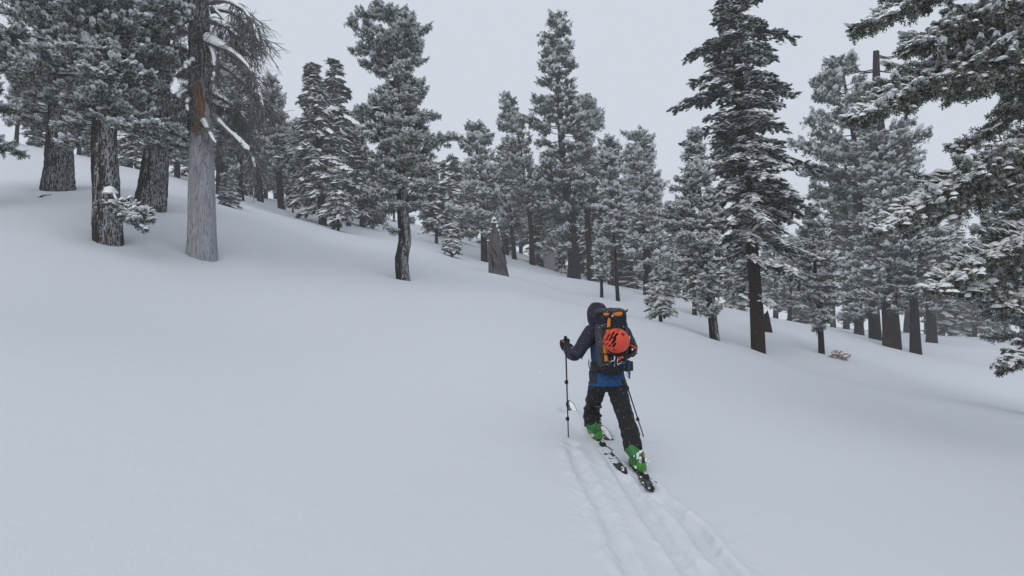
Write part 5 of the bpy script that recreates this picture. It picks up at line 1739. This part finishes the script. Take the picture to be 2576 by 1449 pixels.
# ------------------------------------------------------------------ red climbing helmet strapped to the pack
def build_helmet():
    u, rg, bk = PK['u'], PK['rg'], PK['bk']
    c = zA(876, 600, 6.60)
    o = empty('helmet', c, 'red vented climbing helmet strapped on the back of the backpack', 'helmet')
    # local axes: z out of the pack, x along the shell front-to-back
    ang = math.radians(-14)
    X = rg * math.cos(ang) + u * math.sin(ang); Y = -rg * math.sin(ang) + u * math.cos(ang); Z = bk
    n, m = 110, 46
    ra, rb, rc = .136, .128, .125
    def pt(th, ph, k=1.0):
        return c + (X * ra * math.cos(th) * math.sin(ph) + Y * rb * math.sin(th) * math.sin(ph) + Z * rc * math.cos(ph)) * k
    V = [pt(0, 0)]
    for i in range(1, m + 1):
        ph = math.radians(100) * i / m
        for k in range(n): V.append(pt(2 * math.pi * k / n, ph))
    V = np.array(V)
    # vents are slanting slots on the left half, in the shell's own plane coordinates
    def vent(p):
        q = p - c
        x, y = q @ X / ra, q @ Y / rb
        if x * x + y * y > .97: pass
        slots = [((-.05, .55), (-.28, .10), .085), ((-.12, .12), (-.30, -.38), .095), ((-.32, .62), (-.50, .20), .07), ((-.42, .18), (-.56, -.18), .075),
                 ((-.62, .38), (-.74, .05), .06), ((-.70, -.02), (-.84, -.22), .06), ((-.05, -.30), (-.16, -.62), .08), ((-.36, -.52), (-.50, -.66), .06), ((-.62, -.42), (-.74, -.55), .05),
                 ((-.10, -.82), (.14, -.80), .045), ((.02, .80), (-.16, .84), .04)]
        for a, b, w in slots:
            ax_, ay_ = a; bx_, by_ = b
            dx, dy = bx_ - ax_, by_ - ay_
            t = max(0, min(1, ((x - ax_) * dx + (y - ay_) * dy) / (dx * dx + dy * dy)))
            ww = 1.15 * w * (1.0 - .45 * abs(t - .45) * 2 * .6)
            if math.hypot(x - ax_ - t * dx, y - ay_ - t * dy) < ww: return True
        return False
    Q, Tr = [], []
    for k in range(n):
        Tr.append([0, 1 + k, 1 + (k + 1) % n])
    for i in range(m - 1):
        for k in range(n):
            a, b_, c_, d_ = 1 + i * n + k, 1 + (i + 1) * n + k, 1 + (i + 1) * n + (k + 1) % n, 1 + i * n + (k + 1) % n
            if not vent((V[a] + V[b_] + V[c_] + V[d_]) / 4): Q.append([a, b_, c_, d_])
    sh = mesh_np('shell', V, [np.array(Q), np.array(Tr)], HELM, o, c, smooth=True)
    md = sh.modifiers.new('thick', 'SOLIDIFY'); md.thickness = .010; md.offset = -1
    V2, Q2, T2 = ellipsoid(c - Z * .004, X * (ra - .03), Y * (rb - .03), Z * (rc - .035), 28, 18)
    mesh_np('liner', V2, [Q2, T2], FOAM, o, c, smooth=True)
    P = np.array([pt(t, math.radians(99), 1.005) for t in np.linspace(0, 2 * math.pi, 40)])
    V3, Q3, T3 = tube(P, .005, 6); mesh_np('rim', V3, [Q3, T3], HELM, o, c, smooth=True)
    # rear bracket sticking out at the lower left
    for s in (0, 1):
        a = pt(math.radians(195 + 20 * s), math.radians(86), 1.0); b = pt(math.radians(200 + 14 * s), math.radians(95), 1.16)
        V4, Q4, T4 = tube(bez([a, (a + b) / 2 + Z * .01, b], 6), .007, 6); mesh_np('clip', V4, [Q4, T4], HELM, o, c)
    # emblem: a small dark diamond split by a light facet, near the crown
    q0 = pt(math.radians(58), math.radians(42), 1.0)
    nrm = unit(q0 - c); e1 = unit(np.cross(nrm, u)); e2 = np.cross(nrm, e1)
    def plate(pts, m, lift):
        vv = np.array([q0 + e1 * x + e2 * y + nrm * lift for x, y in pts] + [q0 + e1 * x + e2 * y + nrm * (lift - .004) for x, y in pts])
        k = len(pts)
        qs = [[i, (i + 1) % k, k + (i + 1) % k, k + i] for i in range(k)]
        return mesh_np('emblem', vv, [np.array([list(range(k))]), np.array(qs)], m, o, c)
    plate([(0, .022), (.019, 0), (0, -.022), (-.019, 0)], FOAM, .0045)
    plate([(.004, .010), (.010, 0), (.004, -.010), (-.004, 0)], HELM, .0060)
    # chin strap hanging below and the cord that ties it on
    V5, Q5, T5 = tube(bez([pt(math.radians(235), math.radians(98)), pt(math.radians(245), math.radians(96), 1.14), pt(math.radians(255), math.radians(98), 1.2)], 8), .004, 5)
    mesh_np('chin_strap', V5, [Q5, T5], ORG_RED, o, c)
build_helmet()

# ------------------------------------------------------------------ gear hanging on the pack
def gear():
    P, u, rg, bk, surf = PK['P'], PK['u'], PK['rg'], PK['bk'], PK['surf']
    r = np.random.default_rng(2)
    # crampons on the right side
    c = zA(1088, 705, 6.74)
    o = empty('crampons', c, 'black steel crampons with orange strap hanging on the right side of the backpack', 'crampons')
    fr = [zA(1040, 800, 6.72), zA(1100, 770, 6.70), zA(1138, 715, 6.70), zA(1120, 655, 6.72), zA(1070, 640, 6.74), zA(1045, 660, 6.76)]
    V, Q, Tr = tube(bez(fr, 24), .014, 8); mesh_np('frame', V, [Q, Tr], STEEL, o, c, smooth=True)
    fr2 = [zA(1035, 760, 6.80), zA(1090, 800, 6.80), zA(1128, 740, 6.80), zA(1125, 680, 6.80), zA(1060, 655, 6.80)]
    V, Q, Tr = tube(bez(fr2, 24), .016, 8); mesh_np('frame', V, [Q, Tr], STRAP, o, c, smooth=True)
    V, Q, Tr = ellipsoid(zA(1075, 745, 6.78), rg * .035, bk * .03, u * .06); mesh_np('carry_pouch', V, [Q, Tr], STRAP, o, c, smooth=True)
    for a, b in (((1110, 660), (1160, 668)), ((1095, 648), (1105, 622)), ((1065, 645), (1062, 612)), ((1120, 765), (1158, 775)), ((1130, 700), (1150, 692)), ((1085, 645), (1130, 630)), ((1060, 790), (1030, 830))):
        V, Q, Tr = tube(np.array([zA(*a, 6.72), zA(*b, 6.70)]), [.010, .002], 6); mesh_np('point', V, [Q, Tr], STEEL, o, c)
    V, Q, Tr = tube(bez([zA(1045, 660, 6.70), zA(1085, 668, 6.67), zA(1115, 690, 6.67), zA(1140, 712, 6.70)], 12), .009, 6); mesh_np('strap', V, [Q, Tr], ORG_RED, o, c, smooth=True)
    V, Q, Tr = ellipsoid(zA(1085, 715, 6.69), rg * .010, bk * .008, u * .012, 10, 6); mesh_np('snow', V, [Q, Tr], SNOWT, o, c, smooth=True)
    # carabiner on the right edge
    c = zA(1062, 590, 6.74)
    o = empty('carabiner', c, 'dark carabiner clipped high on the right edge of the backpack', 'carabiner')
    P4 = [zA(1050, 540, 6.74), zA(1066, 552, 6.74), zA(1074, 600, 6.74), zA(1072, 650, 6.74), zA(1056, 662, 6.74), zA(1048, 610, 6.74), zA(1050, 540, 6.74)]
    V, Q, Tr = tube(bez(P4, 30), .0045, 6); mesh_np('ring', V, [Q, Tr], STEEL, o, c, smooth=True)
    V, Q, Tr = tube(np.array([P4[5], P4[0]]), .006, 6); mesh_np('gate', V, [Q, Tr], METAL, o, c)
    # ice screws with orange tab
    c = zA(880, 860, 6.64)
    o = empty('ice_screw', c, 'silver ice screw with orange handle on the lower pack below the red helmet', 'ice screw')
    V, Q, Tr = tube(np.array([zA(893, 815, 6.64), zA(888, 860, 6.635), zA(884, 920, 6.645)]), [.008, .0075, .006], 10); mesh_np('shank', V, [Q, Tr], METAL, o, c, smooth=True)
    V, Q, Tr = tube(np.array([zA(888, 825, 6.63), zA(925, 826, 6.62), zA(962, 818, 6.63)]), [.007, .011, .013], 8); mesh_np('handle', V, [Q, Tr], ORG_RED, o, c, smooth=True)
    V, Q, Tr = tube(np.array([zA(900, 858, 6.63), zA(920, 840, 6.63)]), [.006, .012], 8); mesh_np('crank', V, [Q, Tr], ORG_RED, o, c, smooth=True)
    c = zA(835, 860, 6.64)
    o = empty('ice_axe', c, 'silver headed ice axe strapped low on the backpack left of the orange ice screw', 'ice axe')
    V, Q, Tr = tube(bez([zA(852, 800, 6.63), zA(850, 840, 6.62), zA(838, 862, 6.62), zA(790, 884, 6.63)], 12), np.linspace(.009, .004, 12), 8); mesh_np('pick', V, [Q, Tr], METAL, o, c, smooth=True)
    V, Q, Tr = tube(bez([zA(850, 850, 6.63), zA(862, 900, 6.64), zA(850, 945, 6.65)], 8), np.array([.008, .008, .010, .012, .012, .012, .01, .006]), 8); mesh_np('adze', V, [Q, Tr], METAL, o, c, smooth=True)
    V, Q, Tr = tube(np.array([zA(858, 800, 6.63), zA(866, 900, 6.63), zA(872, 1030, 6.66)]), .011, 8); mesh_np('shaft', V, [Q, Tr], STRAP, o, c, smooth=True)
gear()

# ------------------------------------------------------------------ a few snowflakes in the air
def flakes():
    r = np.random.default_rng(8)
    V, F = [], []
    for i in range(260):
        d = r.uniform(2.0, 22)
        p = W(r.uniform(-200, 2776), r.uniform(-60, 1250), d)
        if p[2] < g1(p[0], p[1]) + .05: continue
        s = r.uniform(.0025, .006) * (1 if d < 8 else 1.5)
        b = len(V)
        a = r.normal(0, 1, 3); a /= np.linalg.norm(a); q = np.cross(a, r.normal(0, 1, 3)); q /= np.linalg.norm(q); w = np.cross(a, q)
        V += [p + a * s, p - a * s, p + q * s * .7, p - q * s * .7, p + w * s * .5, p - w * s * .5]
        F += [[b, b + 2, b + 4], [b + 2, b + 1, b + 4], [b + 1, b + 3, b + 4], [b + 3, b, b + 4], [b + 2, b, b + 5], [b + 1, b + 2, b + 5], [b + 3, b + 1, b + 5], [b, b + 3, b + 5]]
    o = mesh_np('snowflakes', np.array(V), [np.array(F)], SNOWT)
    tag(o, 'sparse white snowflakes falling through the air', None, None, 'stuff')
flakes()
# ------------------------------------------------------------------ haze: fog over the slope
def build_haze():
    bpy.context.view_layer.update()
    lo, hi = np.full(3, 1e9), np.full(3, -1e9)
    for o in bpy.data.objects:
        if o.type != 'MESH' or not o.data.vertices: continue
        bb = np.array([o.matrix_world @ Vector(c) for c in o.bound_box])
        lo, hi = np.minimum(lo, bb.min(0)), np.maximum(hi, bb.max(0))
    lo = lo - np.array([5, 5, 1.0]); hi = hi + np.array([5, 5, 1.0])
    V = np.array([[x, y, z] for x in (lo[0], hi[0]) for y in (lo[1], hi[1]) for z in (lo[2], hi[2])])
    Q = np.array([[0, 1, 3, 2], [4, 6, 7, 5], [0, 4, 5, 1], [2, 3, 7, 6], [0, 2, 6, 4], [1, 5, 7, 3]])
    m = bpy.data.materials.new('haze'); m.use_nodes = True
    nt = m.node_tree; nt.nodes.clear()
    out = nt.nodes.new('ShaderNodeOutputMaterial'); v = nt.nodes.new('ShaderNodeVolumePrincipled')
    v.inputs['Color'].default_value = (.99, .99, 1, 1)
    v.inputs['Density'].default_value = HAZE
    v.inputs['Anisotropy'].default_value = 0.0
    nt.links.new(v.outputs[0], out.inputs['Volume'])
    o = mesh_np('haze', V, [Q], m)
    tag(o, None, None, None, 'stuff')
HAZE = 0.0016
build_haze()
